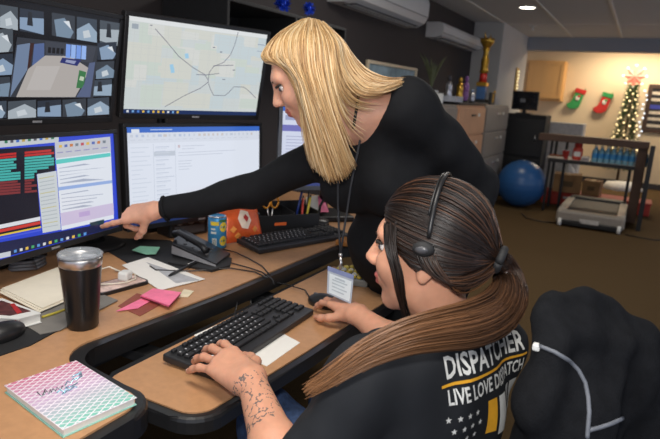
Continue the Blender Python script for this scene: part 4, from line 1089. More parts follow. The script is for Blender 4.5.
for z0 in (.012, .062):
    canpatch(av+.25, av+1.15, z0, z0+.036, M_py, 'pineapple_slice', .0006, True); canpatch(av+.58, av+.82, z0+.013, z0+.023, mat('slice_core', s2l(120, 130, 40), .5), 'slice_core', .0012, True)
canpatch(av-.55, av-.05, .014, .04, M_lw, 'barcode_panel')
for k in range(6): canpatch(av-.5+.07*k, av-.47+.07*k, .017, .037, M_top, 'barcode_bar', .0010)
canpatch(av-.75, av+.15, .086, .1, M_py, 'yellow_band'); canpatch(av-.7, av-.1, .056, .064, M_lw, 'text_band'); canpatch(av-.7, av-.2, .07, .076, M_lw, 'text_band')
canpatch(av+.2, av+1.2, .098, .107, M_dg, 'leaf_band')
# crisp bag
q0, q1 = PZ(230, 246, ZD), PZ(263, 240, ZD)
bx = (q1-q0); Lb = bx.length; bx.normalize(); t = thing('crisp_bag', 'shiny orange snack bag leaning behind the juice can', 'snack bag', (q0+q1)/2)
vs, fs = [], []; NU, NV = 14, 16
tilt = V(-bx.y, bx.x, 0); tilt = tilt if tilt.x < 0 else -tilt
for side in (-1, 1):
    for j in range(NV+1):
        for i in range(NU+1):
            u, v = i/NU, j/NV; puff = (4*u*(1-u))**.5*(4*v*(1-v))**.55*.028
            puff += .003*sin(9*u+5*v)*sin(7*v+2*side)*min(1, 8*v*(1-v))
            p = (q0+q1)/2+bx*((u-.5)*(Lb+.03)*(1-.06*sin(pi*v)))+V(0, 0, .004+.165*v*1.08)+tilt*(.02+.06*v)+(-tilt+V(0, 0, .3)).normalized()*puff*side*-1*(-1)
            vs.append(tuple(p))
n1 = (NU+1)*(NV+1)
for s in range(2):
    for j in range(NV):
        for i in range(NU):
            a = s*n1+j*(NU+1)+i; fs.append((a, a+1, a+NU+2, a+NU+1))
mb = mat('bag_orange', s2l(226, 98, 48), .28, .15, var=.25, scale=18)
raw('bag_film', vs, fs, mb, t)
def bagpt(u, v, off=.0315):
    pf = (4*u*(1-u))**.5*(4*v*(1-v))**.55*(off); return (q0+q1)/2+bx*((u-.5)*(Lb+.03)*(1-.06*sin(pi*v)))+V(0, 0, .004+.165*v*1.08)+tilt*(.02+.06*v)+(-tilt+V(0, 0, .3)).normalized()*pf
def bagpatch(pts, m, nm, off=.033):
    b = MB(); c = bagpt(sum(p[0] for p in pts)/len(pts), sum(p[1] for p in pts)/len(pts), off+.001)
    cv = b.bm.verts.new(c); rg = [b.bm.verts.new(bagpt(*p, off)) for p in pts]
    for k in range(len(rg)): b.bm.faces.new((cv, rg[k], rg[(k+1) % len(rg)]))
    b.build(nm, m, t)
flip = 1
bagpatch([(.32, .45), (.42, .62), (.6, .56), (.66, .38), (.55, .22), (.4, .26)], mat('bag_white', s2l(240, 220, 200), .35), 'logo_patch')
bagpatch([(.44, .46), (.5, .52), (.58, .44), (.52, .36)], M_red, 'logo_flame', .037)
for (u, v) in ((.2, .25), (.24, .7), (.75, .2), (.3, .12)): bagpatch([(u-.08, v), (u, v+.07), (u+.08, v), (u, v-.07)], mat('crisp_gold', s2l(236, 150, 70), .5, var=.2), 'crisp_picture', .034)
MB().tube([bagpt(.97, v/8, .0) for v in range(9)], .004, 6).build('red_side_seal', M_red, t)
MB().tube([bagpt(u/8, .99, .0) for u in range(9)], .004, 6).build('top_seal', M_red, t)

# keyboards
M_key = mat('key_black', (.016, .016, .018), .5, var=.1, scale=80)
def keyboard(M, label, W=.445, Dp=.145, skip=0):
    """local x: along the width, y: depth away from the typist"""
    o = M.to_translation(); t = thing('computer_keyboard', label, 'keyboard', o)
    b = MB(); 
    b.box((0, 0, .009), (W, Dp, .018), .004)
    b.build('keyboard_case', mat('kb_case', (.02, .02, .022), .45), t, xf=M)
    b = MB(); kp = .0188; x0 = -W/2+.012
    def key(cx, cy, w=1.0, h=1.0): b.box((cx, cy, .0215), (kp*w-.0035, .0175*h-.003, .008), .0016, seg=1)
    rows = [[1]*13+[2], [1.5]+[1]*12+[1.5], [1.75]+[1]*11+[2.25], [2.25]+[1]*10+[2.75], [1.25, 1.25, 1.25, 6.25, 1.25, 1.25, 1.25, 1.25]]
    ytop = Dp/2-.014
    for i in range(16):
        if i in (1,): continue
        key(x0+kp*(i*.98+.5), ytop, .9, .75)
    for r, rw in enumerate(rows):
        x = x0; y = ytop-.0215-.019*r
        for w in rw: key(x+kp*w/2, y, w); x += kp*w
        xn = x0+kp*15.35
        if r in (0, 1):
            for k in range(3): key(xn+kp*(k+.5), y)
        if r == 3: key(xn+kp*1.5, y)
        if r == 4:
            for k in range(3): key(xn+kp*(k+.5), y)
        xp = x0+kp*18.6
        for k in range(4):
            if r == 4 and k == 1: continue
            key(xp+kp*(k+.5), y)
    for k in range(4): key(x0+kp*(18.6+k+.5), ytop, .9, .75)
    ko = b.build('keys', M_key, t, xf=M); ko['kind'] = 'stuff'
    bl = MB()
    for r, rw in enumerate(rows[:4]):
        x = x0; y = ytop-.0215-.019*r
        for w in rw: bl.box((x+kp*min(w, 1)*.4, y+.002, .0257), (.0035, .004, .0004)); x += kp*w
    lo = bl.build('key_letters', mat('key_print', s2l(180, 180, 184), .6), t, xf=M); lo['kind'] = 'stuff'
    MB().box((W/2-.05, Dp/2-.006, .0185), (.03, .004, .001)).build('indicator_strip', mat('kb_led', (.1, .1, .11), .3), t, xf=M)
    return t
# near keyboard: width along +y, typist at +x  => local x = +y ... depth axis = -x
def km(c, az, zz, tilt=0):
    # az: direction of local x (left->right for the typist)
    ux = V(cos(az), sin(az), 0); uy = V(-sin(az), cos(az), 0)
    Mx = Matrix(((ux.x, uy.x, 0, c.x), (ux.y, uy.y, 0, c.y), (0, 0, 1, zz), (0, 0, 0, 1)))
    return Mx @ Matrix.Rotation(tilt, 4, 'X')
KC = V(-.790, 1.088, 0)
keyboard(km(KC, radians(92), ZS+.004, radians(3)), 'black full-size keyboard under the seated woman\'s left hand')
k2 = (PZ(235, 246, ZD)+PZ(338, 231, ZD)+PZ(262, 253, ZD)+PZ(345, 240, ZD))/4
kd = (PZ(345, 239, ZD)-PZ(262, 254, ZD)); 
keyboard(km(V(k2.x-.01, k2.y, 0), atan2(kd.y, kd.x), ZD+.004, radians(3)), 'black keyboard on the upper desk behind the snack bag')
# papers under the keyboard
zs = ZS+.0012
slab_px('paper_sheet', [(194, 335), (232, 318), (240, 325), (205, 345)], zs, .0012, mat('white_sheet', s2l(236, 234, 228), .8, var=.02), 'white paper sticking out behind the near keyboard', 'paper')
slab_px('paper_sheet', [(247, 358), (284, 334), (300, 342.5), (267, 366)], zs, .0012, mat('white_sheet', s2l(236, 234, 228), .8, var=.02), 'folded white paper sticking out in front of the near keyboard', 'paper')
# near mouse (under right hand)
MQ = PZ(325, 301, ZS+.015)
t = thing('computer_mouse', 'black mouse under the seated woman\'s right hand', 'mouse', (MQ.x, MQ.y, ZS))
MB().ball((0, 0, .010), (.056, .031, .026), 20).build('shell', M_black, t, world=False)
MB().ball((-.03, 0, .030), (.01, .004, .005), 8).build('scroll_wheel', mat('wheel_grey', (.08, .08, .085), .5), t, world=False)
for o in t.children:
    pass
cb = MB().tube([V(MQ.x-.05, MQ.y-.0, ZS+.012), PZ(305, 290, ZS+.01), PZ(285, 284, ZS+.01), PZ(255, 280, ZS+.006), PZ(238, 284, ZS+.006), PZ(222, 290, ZS+.004)], .0022, 6).build('mouse_cable', M_black); tag(cb, 'thin black mouse cable on the keyboard shelf', 'cable')
cb = MB().tube([V(-.87, 1.14, ZS+.012), PZ(237, 303, ZS+.006), PZ(234, 296, ZS+.012), PZ(240, 291, ZS+.02), PZ(250, 286, ZS+.01), V(-.93, 1.3, ZS-.03)], .0022, 6).build('keyboard_cable', M_black); tag(cb, 'thin black keyboard cable at the back of the near keyboard', 'cable')
for lab, pts in (('black cable running from the desk phone across the desk', [(228, 262), (250, 268), (262, 272), (272, 279), (274, 284)]), ('long black cable curving over the white sheet to the desk edge', [(150, 266), (156, 270), (190, 271), (230, 268), (255, 272), (268, 278)]),
                 ('black cable looping beside the rear keyboard', [(222, 249), (235, 252), (248, 258), (262, 266), (270, 275)])):
    o = MB().tube([PZ(x, y, ZD+.005) for x, y in pts], .0022, 6).build('desk_cable', M_black); tag(o, lab, 'cable')
for (x, y) in ((136, 345), (152, 339), (252, 285), (190, 322)):
    pass
# organiser box, scissors, pens, pink paper at the back
q = PZ(285, 236, ZD); t = thing('desk_organiser', 'black desk organiser tray behind the rear keyboard', 'organiser', (q.x-.06, q.y+.075, ZD), radians(-35))
for (c, d) in (((0, 0, .005), (.14, .26, .01)), ((.068, 0, .04), (.006, .26, .08)), ((-.068, 0, .055), (.006, .26, .11)), ((0, .128, .045), (.14, .006, .09)), ((0, -.128, .045), (.14, .006, .09)), ((0, .02, .045), (.14, .005, .09))):
    MB().box(c, d, .002).build('tray_panel', M_black, t, world=False)
MB().box((.0716, -.04, .045), (.001, .05, .012)).build('orange_mark', mat('orange_mark', s2l(220, 100, 40), .5), t, world=False)
OM = ROOTM[t.name]
for i, (x, y, h, r, c, lab) in enumerate(((-.02, .06, .17, .005, s2l(40, 60, 130), 'blue'), (.02, .09, .15, .005, s2l(190, 170, 50), 'yellow'), (.0, .10, .16, .004, s2l(30, 30, 32), 'black'), (.03, .07, .14, .005, s2l(190, 60, 50), 'red'))):
    a = OM @ V(x, y, .011); b_ = OM @ V(x+.02-.02*i, y+.02, h)
    pt_ = thing('upright_pen', lab+' pen standing in the black organiser', 'pen', a)
    MB().tube([a, a.lerp(b_, .92)], r, 8).build('barrel', mat('pen_'+lab, c, .4), pt_); MB().tube([a.lerp(b_, .9), b_], [r*.9, r*.6], 8).build('cap', M_black, pt_)
a = OM @ V(-.02, -.05, .011); t = thing('scissors', 'orange handled scissors standing in the black organiser', 'scissors', a)
for s in (-1, 1):
    MB().tube([OM @ V(-.02, -.05, .011), OM @ V(-.02, -.05-s*.012, .09)], .003, 6).build('blade', M_steel, t)
    MB().tube([OM @ V(-.02, -.05-s*.018+.016*cos(k*pi/6), .115+.025*sin(k*pi/6)) for k in range(13)], .004, 6).build('finger_loop', mat('scissor_orange', s2l(226, 150, 40), .45), t)
o = MB().slab([PZ(252, 214, ZD+.05), PZ(270, 206, ZD+.07), PZ(284, 204, ZD+.07), PZ(276, 212, ZD+.05)], .001).build('sticky_note', mat('green_note', s2l(150, 214, 178), .7)); tag(o, 'pale green note stuck behind the black organiser', 'sticky note')
o = MB().slab([PZ(318, 196, ZD+.10), PZ(323, 195, ZD+.10), PZ(329, 212, ZD+.04), PZ(319, 212, ZD+.04)], .0015).build('pink_sheet', mat('pink_note', s2l(244, 124, 160), .7)); tag(o, 'bright pink paper sheet at the back of the desk', 'paper')
o = MB().slab([PZ(306, 197, ZD+.09), PZ(318, 195, ZD+.10), PZ(319, 212, ZD+.04), PZ(307, 211, ZD+.04)], .0015).build('paper_sheet', mat('white_sheet', s2l(236, 234, 228), .8, var=.02)); tag(o, 'white paper standing beside the bright pink sheet', 'paper')
q = PZ(318, 224, ZD)-V(.09, .02, 0); t = thing('radio_microphone', 'black gooseneck microphone beside the organiser', 'microphone', (q.x+.09, q.y+.02, ZD))
MB().lathe([(0, 0), (.05, 0), (.045, .02), (0, .025)], seg=20).build('base', M_black, t, world=False)
MB().tube([(0, 0, .02), (0, .01, .08), (.02, .03, .13), (.05, .04, .15)], .006, 8).build('gooseneck', M_black, t, world=False)
MB().ball((.06, .045, .152), (.018, .014, .014), 12).build('microphone_head', M_blackm, t, world=False)
# pill box / tray of yellow and clear sweets at the shelf's end
q = PZ(352, 281, ZS); t = thing('sweet_tray', 'clear tray of yellow and silver sweets behind the badge', 'tray', (q.x, q.y, ZS), radians(15))
MB().box((0, 0, .012), (.12, .10, .024), .004).build('tray_base', mat('tray_grey', s2l(120, 120, 116), .3), t, world=False)
sw = [MB().ball((0, 0, 0), (.010, .009, .007), 8).build('sweet', mat('sweet_%d' % k, c, .25), t, world=False) for k, c in enumerate((s2l(206, 186, 90), s2l(196, 196, 190), s2l(170, 150, 60)))]
kk = 0
for i in range(6):
    for j in range(5):
        s = sw[kk % 3]; c = s if kk < 3 else s.copy()
        if kk >= 3: COL.objects.link(c)
        c.location = (-.05+.02*i, -.04+.02*j, .03+.003*((i*j) % 3)); kk += 1
q = PZ(352, 246, ZD); o = MB().box((q.x-.03, q.y, ZD+.012), (.05, .07, .02), .004).build('amber_box', mat('amber', s2l(170, 110, 50), .5)); tag(o, 'small amber box on the desk edge beside the lanyard', 'box')

# ================================================================== PEOPLE
M_skin = mat('skin', s2l(208, 152, 124), .5, var=.06, scale=60, sss=.12, spec=.35)
M_skin2 = mat('skin_fair', s2l(214, 160, 134), .5, var=.06, scale=60, sss=.12, spec=.35)
M_lip = mat('lips', s2l(184, 100, 92), .45)
M_brow = mat('brow_hair', s2l(96, 66, 44), .7)
M_tattoo = mat('tattoo_ink', s2l(112, 98, 92), .55, var=.3, scale=120)
M_eye = mat('eye_white', s2l(226, 220, 214), .2); M_iris = mat('iris', s2l(70, 74, 80), .2)
def npv(v): return np.array((v.x, v.y, v.z))
def head_prims(H):
    P = [H.ell((-.012, 0, .03), (.094, .075, .09), .02), H.ell((.03, 0, -.03), (.062, .059, .085), .03),
         H.cone((.02, .03, -.075), (.066, .006, -.104), .034, .017, .025), H.cone((.02, -.03, -.075), (.066, -.006, -.104), .034, .017, .025),
         H.ell((.074, 0, .028), (.02, .052, .02), .02), H.ell((.06, .034, -.03), (.03, .026, .03), .02), H.ell((.06, -.034, -.03), (.03, .026, .03), .02),
         H.cone((.09, 0, .012), (.112, 0, -.026), .0075, .011, .012), H.ell((.1, .011, -.032), (.012, .008, .008), .008), H.ell((.1, -.011, -.032), (.012, .008, .008), .008),
         H.ell((.083, 0, -.062), (.016, .026, .02), .012),
         H.ell((.095, 0, -.058), (.0085, .022, .0058), .004), H.ell((.093, 0, -.0705), (.0085, .019, .0062), .004),
         H.ell((.088, .032, .006), (.012, .016, .011), .012, 's'), H.ell((.088, -.032, .006), (.012, .016, .011), .012, 's'),
         H.cone((-.015, 0, -.04), (-.03, 0, -.17), .050, .048, .035)]
    for s in (1, -1):
        rt = Matrix.Rotation(radians(-14), 3, 'Y') @ Matrix.Rotation(s*radians(-22), 3, 'Z')
        P += [H.ell((-.012, s*.076, -.012), (.019, .0065, .032), .008, 'u', rt), H.ell((-.008, s*.084, -.008), (.010, .005, .019), .004, 's', rt), H.ell((-.004, s*.074, -.038), (.008, .006, .010), .008)]
    return P
def head_extras(H, root, pre):
    for s in (1, -1):
        e = MB().ball(H.p(.0765, s*.031, .004), .0100*H.s, 14).build('eye', M_eye, root)
        MB().ball(H.p(.0822, s*.0325, .0028), (.0066*H.s,)*3, 10).build('iris', M_iris, e)
        MB().tube([H.p(.092-.010*abs(k-1)-(.012 if k == 3 else 0), s*(.016+.012*k), .026+.004*min(k, 2)-.002*k) for k in range(4)], [.002, .0034, .003, .0012], 6).build('eyebrow', M_brow, root)
        MB().tube([H.p(.0905-.002*abs(k-1)-(.01 if k == 3 else 0), s*(.02+.009*k), .0105+.002*min(k, 1)) for k in range(4)], [.002, .0038, .0038, .002], 6).build('eyelash', mat('lash', (.02, .015, .012), .6), root)
def hand_prims(w, d, n, right, curl, thumb, spread=(.10, .02, -.05, -.13), sc=1.0, k=.008):
    """curl: for index..little a triple of joint angles (deg)."""
    d = np.array(d, float); d /= np.linalg.norm(d); n = np.array(n, float); n -= d*(n@d); n /= np.linalg.norm(n)
    s = np.cross(n, d) if right else np.cross(d, n)
    w = np.array(w, float); L = lambda x, y, z: w+sc*(d*x+s*y+n*z)
    P = []
    kn = [(.088, .028, .002), (.092, .009, .004), (.087, -.011, .002), (.078, -.029, -.002)]
    ln = [(.044, .026, .021), (.049, .030, .022), (.045, .028, .021), (.034, .021, .018)]
    rd = [(.0092, .0084, .0076, .0064), (.0094, .0086, .0077, .0064), (.009, .0082, .0074, .0062), (.0082, .0073, .0066, .0056)]
    wr = [(.0, .016, 0), (.0, .006, .002), (0, -.006, .002), (0, -.017, 0)]
    for q in range(4):
        P.append(cone(L(*wr[q]), L(*kn[q]), .0155*sc, .0112*sc, .016))
    P.append(cone(L(.02, .02, -.008), L(.07, .012, -.008), .014*sc, .012*sc, .014)); P.append(cone(L(.01, -.018, -.008), L(.06, -.022, -.007), .014*sc, .011*sc, .014))
    tips = []
    for q in range(4):
        p = L(*kn[q]); a = 0; dd = d*cos(spread[q])+s*sin(spread[q])
        for j in range(3):
            a += radians(curl[q][j]); v = dd*cos(a)-n*sin(a)
            e = p+v*ln[q][j]*sc; P.append(cone(p, e, rd[q][j]*sc, rd[q][j+1]*sc, .006)); p = e
        tips.append((p, v, rd[q][3]))
    # thumb: base direction and two bends, given in (d,s,n) components
    p = L(.022, .024, -.008)
    for (v, l, r0, r1) in zip(thumb, (.044, .033, .026), (.0145, .0105, .0095), (.0108, .0095, .0072)):
        v = np.array(v, float); v = d*v[0]+s*v[1]+n*v[2]; v /= np.linalg.norm(v)
        e = p+v*l*sc; P.append(cone(p, e, r0*sc, r1*sc, .008)); p = e
    tips.append((p, v, .0072))
    return P, tips, (d, s, n)
def nails(tips, n, root, m):
    for p, v, r in tips:
        v = Vector(v); nn = Vector(n); nn = (nn-v*nn.dot(v)); nn = nn.normalized() if nn.length > .1 else v.orthogonal().normalized()
        s = v.cross(nn); R = Matrix((v, s, nn)).transposed()
        MB().ball(Vector(p)-v*.001+nn*r*.82, (.0055, .0042, .0016), 8, R).build('nail', m, root)
def pick(v, f, fn):
    c = v[f].mean(1); return fn(c)

def ribbon_strands(paths, rad, cols, seg=3):
    """paths: (N,K,3) array; rad: (N,) ; cols (N,K,3)"""
    N, K, _ = paths.shape
    T = np.gradient(paths, axis=1); T /= np.linalg.norm(T, axis=2, keepdims=True)+1e-9
    ref = np.array((.31, .52, .79)); A = np.cross(T, ref); A /= np.linalg.norm(A, axis=2, keepdims=True)+1e-9; B = np.cross(T, A)
    prof = np.sin(np.linspace(.35, pi*.97, K))**.5
    R = rad[:, None]*prof[None, :]
    V_ = np.zeros((N, K, seg, 3))
    for k in range(seg):
        a = 2*pi*k/seg; V_[:, :, k] = paths+(A*cos(a)+B*sin(a))*R[..., None]
    vs = V_.reshape(-1, 3); cs = np.repeat(cols.reshape(-1, 3), seg, 0)
    base = (np.arange(N)[:, None, None]*K+np.arange(K-1)[None, :, None])*seg
    k = np.arange(seg)[None, None, :]; k2 = (k+1) % seg
    F = np.stack([base+k, base+k2, base+seg+k2, base+seg+k], -1).reshape(-1, 4)
    return vs, F, cs
def resample(g, K):
    g = np.array(g, float); d = np.r_[0, np.cumsum(np.linalg.norm(np.diff(g, axis=0), axis=1))]; d /= d[-1]
    # smooth catmull-rom through arc length
    u = np.linspace(0, 1, K); out = np.zeros((K, 3)); n = len(g)
    for i, x in enumerate(u):
        j = min(max(np.searchsorted(d, x)-1, 0), n-2); t = (x-d[j])/max(d[j+1]-d[j], 1e-9)
        p0, p1, p2, p3 = g[max(j-1, 0)], g[j], g[j+1], g[min(j+2, n-1)]
        out[i] = .5*((2*p1)+(-p0+p2)*t+(2*p0-5*p1+4*p2-p3)*t*t+(-p0+3*p1-3*p2+p3)*t**3)
    return out
def strand_sheet(guides, n, K, jit, rng, trim=.25, push=None):
    G = np.stack([resample(g, K) for g in guides]); m = len(G)
    s = rng.random(n)*(m-1); i = np.minimum(s.astype(int), m-2); t = (s-i)[:, None, None]
    P = G[i]*(1-t)+G[i+1]*t
    J = rng.normal(0, jit, (n, 1, 3))*np.linspace(.35, 1, K)[None, :, None]; P = P+J
    ph = rng.random((n, 1))*6.28; w = np.sin(np.linspace(0, 5, K)[None, :]+ph)*jit*.5
    P = P+w[..., None]*rng.normal(0, 1, (n, 1, 3))
    # different lengths
    cutf = 1-rng.random(n)*trim; idx = np.linspace(0, 1, K)[None, :]*cutf[:, None]*(K-1); lo = np.floor(idx).astype(int); hi = np.minimum(lo+1, K-1); f = (idx-lo)[..., None]
    P = np.take_along_axis(P, lo[..., None].repeat(3, 2), 1)*(1-f)+np.take_along_axis(P, hi[..., None].repeat(3, 2), 1)*f
    return P
def sheet_base(guides, K, th, inward):
    G = np.stack([resample(g, K) for g in guides]); m = len(G)
    inner = np.array(inward, float)
    dirs = inner[None, None, :]-G; dirs /= np.linalg.norm(dirs, axis=2, keepdims=True)
    A = G+dirs*.004; B = G+dirs*(.004+th)
    vs = np.concatenate([A.reshape(-1, 3), B.reshape(-1, 3)]); n = m*K; fs = []
    for a in range(m-1):
        for k in range(K-1):
            q = a*K+k; fs.append((q, q+1, q+K+1, q+K)); fs.append((n+q, n+q+K, n+q+K+1, n+q+1))
    for k in range(K-1):
        fs.append((k, n+k, n+k+1, k+1)); q = (m-1)*K+k; fs.append((q, q+1, n+q+1, n+q))
    for a in range(m-1):
        q = a*K; fs.append((q, q+K, n+q+K, n+q)); q = a*K+K-1; fs.append((q, n+q, n+q+K, q+K))
    return vs, np.array(fs)
M_blond = attr_mat('blond_hair', rough=.42, spec=.45); M_brunette = attr_mat('brown_hair', rough=.40, spec=.4)
def folds(amp, f1, f2, seed):
    r = np.random.default_rng(seed); W = r.normal(0, 1, (5, 3))*np.array([f1, f1, f2]); ph = r.random(5)*6.28
    return lambda X, Y, Z: amp*sum(np.sin(W[i, 0]*X+W[i, 1]*Y+W[i, 2]*Z+ph[i]) for i in range(5))/2.2

# ------------------------------------------------------------------ seated woman
HS = Frame((-.296, .942, 1.101), (cos(radians(187))*cos(.07), sin(radians(187))*cos(.07), -sin(.07)), sc=.95)
AZ = radians(155); TF = np.array((cos(AZ), sin(AZ), 0)); TLft = np.array((-sin(AZ), cos(AZ), 0))
NBs = np.array((-.272, .935, .935)); HIP = np.array((-.235, .965, .50))
TS = Frame(NBs, TF-np.array((0, 0, .0)), NBs-HIP)
shL = NBs+TLft*.165+np.array((0, 0, -.045)); shR = NBs-TLft*.165+np.array((0, 0, -.045))
elL = np.array((-.392, .672, .745)); elR = np.array((-.40, 1.20, .765))
wrL = np.array((-.592, .826, .806)); tipL = np.array((-.768, .884, .79))
MQv = npv(MQ)
wrR = npv(PZ(356, 314, .795))
rootS = thing('person', 'seated woman in a charcoal T-shirt wearing a headset and typing', 'person', (HIP[0], HIP[1], 0))
bodyp = [TS.ell((.0, 0, -.13), (.088, .15, .14), .04), TS.ell((.005, 0, -.31), (.085, .125, .15), .06), TS.ell((-.005, 0, -.44), (.11, .16, .12), .06),
         cone(shL, shR, .05, .05, .05), cone(NBs+TLft*.03+np.array((0, 0, -.03)), shL, .036, .042, .04), cone(NBs-TLft*.03+np.array((0, 0, -.03)), shR, .036, .042, .04), TS.ell((.07, .065, -.17), (.05, .06, .06), .04), TS.ell((.07, -.065, -.17), (.05, .06, .06), .04),
         cone(shL, elL, .048, .038, .03), cone(shR, elR, .048, .038, .03)]
knL = HIP+TF*.47+TLft*.10+np.array((0, 0, .05)); knR = HIP+TF*.47-TLft*.12+np.array((0, 0, .05))
ftL = knL+np.array((.06, .0, -.50)); ftR = knR+np.array((.02, 0, -.50))
legp = []
for s, kn_, ft_ in ((1, knL, ftL), (-1, knR, ftR)):
    legp += [cone(HIP+TLft*s*.09+np.array((0, 0, .0)), kn_, .085, .058, .05), cone(kn_, ft_+np.array((0, 0, .06)), .056, .036, .03)]
v1 = sdf_mesh(bodyp+legp+[cone(ftL, ftL+TF*.14, .04, .03, .03), cone(ftR, ftR+TF*.14, .04, .03, .03)], .011)
v2 = sdf_mesh(head_prims(HS)+[cone(HS.p(-.04, 0, -.17), NBs+TF*.025+np.array((0, 0, -.05)), .052, .05, .03)], .0032)
# left hand typing
dL = tipL-wrL; dL /= np.linalg.norm(dL)
pL, tL, fL = hand_prims(wrL, dL+np.array((0, 0, .13)), (0.12, -.30, 1), False, [(8, 18, 10), (10, 20, 12), (10, 20, 12), (8, 18, 10)], [(.75, .65, -.25), (.92, .25, -.3), (.95, .05, -.25)], (.14, .02, -.12, -.30), sc=1.06)
armL = [cone(elL, elL+(wrL-elL)*.35, .040, .041, .02), cone(elL+(wrL-elL)*.35, wrL-dL*.01, .041, .027, .02), ell(wrL, (.029, .029, .022), k=.02), cone(elL, elL+(shL-elL)*.5, .038, .044, .02)]
v3 = sdf_mesh(armL+pL, .0026)
dR = MQv+np.array((-.062, .012, .018))-wrR; 
pR, tR, fR = hand_prims(wrR, dR+np.array((0, 0, .02)), (0, -.1, 1), True, [(14, 22, 12), (15, 24, 14), (16, 26, 16), (16, 28, 16)], [(.7, .75, -.25), (.9, .3, -.3), (.95, .05, -.25)], (.08, .02, -.06, -.14), sc=.96)
dRn = dR/np.linalg.norm(dR)
armR = [cone(elR, elR+(wrR-elR)*.35, .038, .039, .02), cone(elR+(wrR-elR)*.35, wrR-dRn*.01, .039, .026, .02), ell(wrR, (.028, .028, .021), k=.02), cone(elR, elR+(shR-elR)*.5, .036, .042, .02)]
v4 = sdf_mesh(armR+pR, .0028)
V_, F_ = join(v1, v2, v3, v4)
mi = np.zeros(len(F_), int)
loc = HS.inv(V_[F_].mean(1))
mi[(np.abs(loc[:, 1]) < .024) & (loc[:, 0] > .09) & (loc[:, 2] < -.052) & (loc[:, 2] > -.078)] = 1
cen = V_[F_].mean(1); ax = (wrL-elL)/np.linalg.norm(wrL-elL); u = (cen-wrL)@ax; near = np.linalg.norm(cen-(wrL+np.outer(u, ax)), axis=1) < .05
tn = np.array([(noise.noise(Vector(c)*60)+.3*noise.noise(Vector(c)*130+V(3, 1, 2)) if noise.noise(Vector(c)*22+V(7, 3, 1)) > -.12 else -1) if (nr and -.14 < uu < -.012) else -1 for c, nr, uu in zip(cen, near, u)])
mi[(np.abs(tn) < .075)] = 2
raw('body', V_, F_, [M_skin, M_lip, M_tattoo], rootS, midx=mi)
head_extras(HS, rootS, 's')
nails(tL[:4], fL[2], rootS, mat('nail', s2l(232, 190, 176), .3)); nails(tR[:4], fR[2], rootS, mat('nail', s2l(232, 190, 176), .3))
# ring
rp = wrL; q = np.array(tL[2][0])
kn2 = wrL+fL[0]*.087+fL[1]*-.011+fL[2]*.002; rd_ = fL[0]*cos(.5)-fL[2]*sin(.5); rc = kn2+rd_*.020
a_, b_ = np.cross(rd_, fL[2]), None; a_ /= np.linalg.norm(a_); b_ = np.cross(rd_, a_)
t_ring = thing('ring', 'silver ring with a bright stone on the left hand', 'ring', rc)
MB().tube([rc+(a_*cos(k*pi/8)+b_*sin(k*pi/8))*.0112 for k in range(17)], .0017, 6).build('band', M_steel, t_ring)
MB().ball(rc-b_*.013 if (b_@fL[2]) < 0 else rc+b_*.013, (.005, .005, .0045), 8).build('stone', mat('stone', (.85, .88, .92), .05, .3), t_ring)
# T-shirt
M_tee = mat('charcoal_cotton', s2l(33, 35, 39), .85, var=.12, scale=14, bump=.12, bscale=600, spec=.25)
grow = .012
teep = [TS.ell((-.006, 0, -.13), (.088+.016, .15+.014, .145+grow), .04), TS.ell((-.005, 0, -.31), (.098, .142, .165), .06), TS.ell((-.012, 0, -.44), (.125, .175, .115), .06),
        cone(shL, shR, .050+grow, .050+grow, .05), cone(NBs+TLft*.045+np.array((0, 0, -.016)), shL, .042+grow*.7, .046+grow, .04), cone(NBs-TLft*.045+np.array((0, 0, -.016)), shR, .042+grow*.7, .046+grow, .04),
        cone(NBs+np.array((0, 0, -.05)), NBs-TF*.014+np.array((0, 0, .004)), .062, .058, .03), TS.ell((.07, .065, -.17), (.06, .07, .07), .04), TS.ell((.07, -.065, -.17), (.06, .07, .07), .04),
        cone(shL, shL+(elL-shL)*.70, .055, .054, .03), cone(shR, shR+(elR-shR)*.80, .062, .064, .03)]
vt = sdf_mesh(teep, .0058, field=folds(.0055, 30, 20, 3))
tee = raw('t_shirt', *relax(*vt, 2), M_tee, rootS)
bvh_tee = BVHTree.FromPolygons([Vector(v) for v in relax(*vt, 2)[0]], [tuple(int(i) for i in f) for f in vt[1]])
MB().tube([TS.p(.01+.058*cos(k*pi/10), .062*sin(k*pi/10), .012-.018*cos(k*pi/10)) for k in range(21)], .006, 8).build('collar', M_tee, rootS)
# jeans
M_jean = mat('blue_denim', s2l(52, 72, 108), .8, var=.3, scale=90, bump=.2, bscale=500)
jp = [ell(HIP+np.array((0, 0, -.03)), (.15, .18, .11), np.stack([TF, TLft, (0, 0, 1)], 1), .06)]
for s, kn_, ft_ in ((1, knL, ftL), (-1, knR, ftR)):
    jp += [cone(HIP+TLft*s*.09, kn_, .100, .078, .05), cone(kn_, ft_+np.array((0, 0, .08)), .072, .052, .03)]
raw('jeans', *relax(*sdf_mesh(jp, .010, field=folds(.005, 40, 30, 5)), 1), M_jean, rootS)
for s, kn_ in ((1, knL), (-1, knR)):
    a = HIP+TLft*s*(.09+.098); b2 = kn_+TLft*s*.07
    MB().tube([a+(b2-a)*k/6+np.array((0, 0, .002)) for k in range(7)], .0015, 5).build('seam', mat('denim_thread', s2l(150, 160, 180), .8), rootS)
for ft_ in (ftL, ftR):
    sv = sdf_mesh([cone(ft_+np.array((0, 0, .005))-TF*.03, ft_+TF*.15-np.array((0, 0, .008)), .047, .038, .03), cone(ft_+np.array((0, 0, .06)), ft_, .05, .048, .03)], .009, cut=lambda X, Y, Z: .004-Z)
    raw('shoe', *sv, M_blackm, rootS)
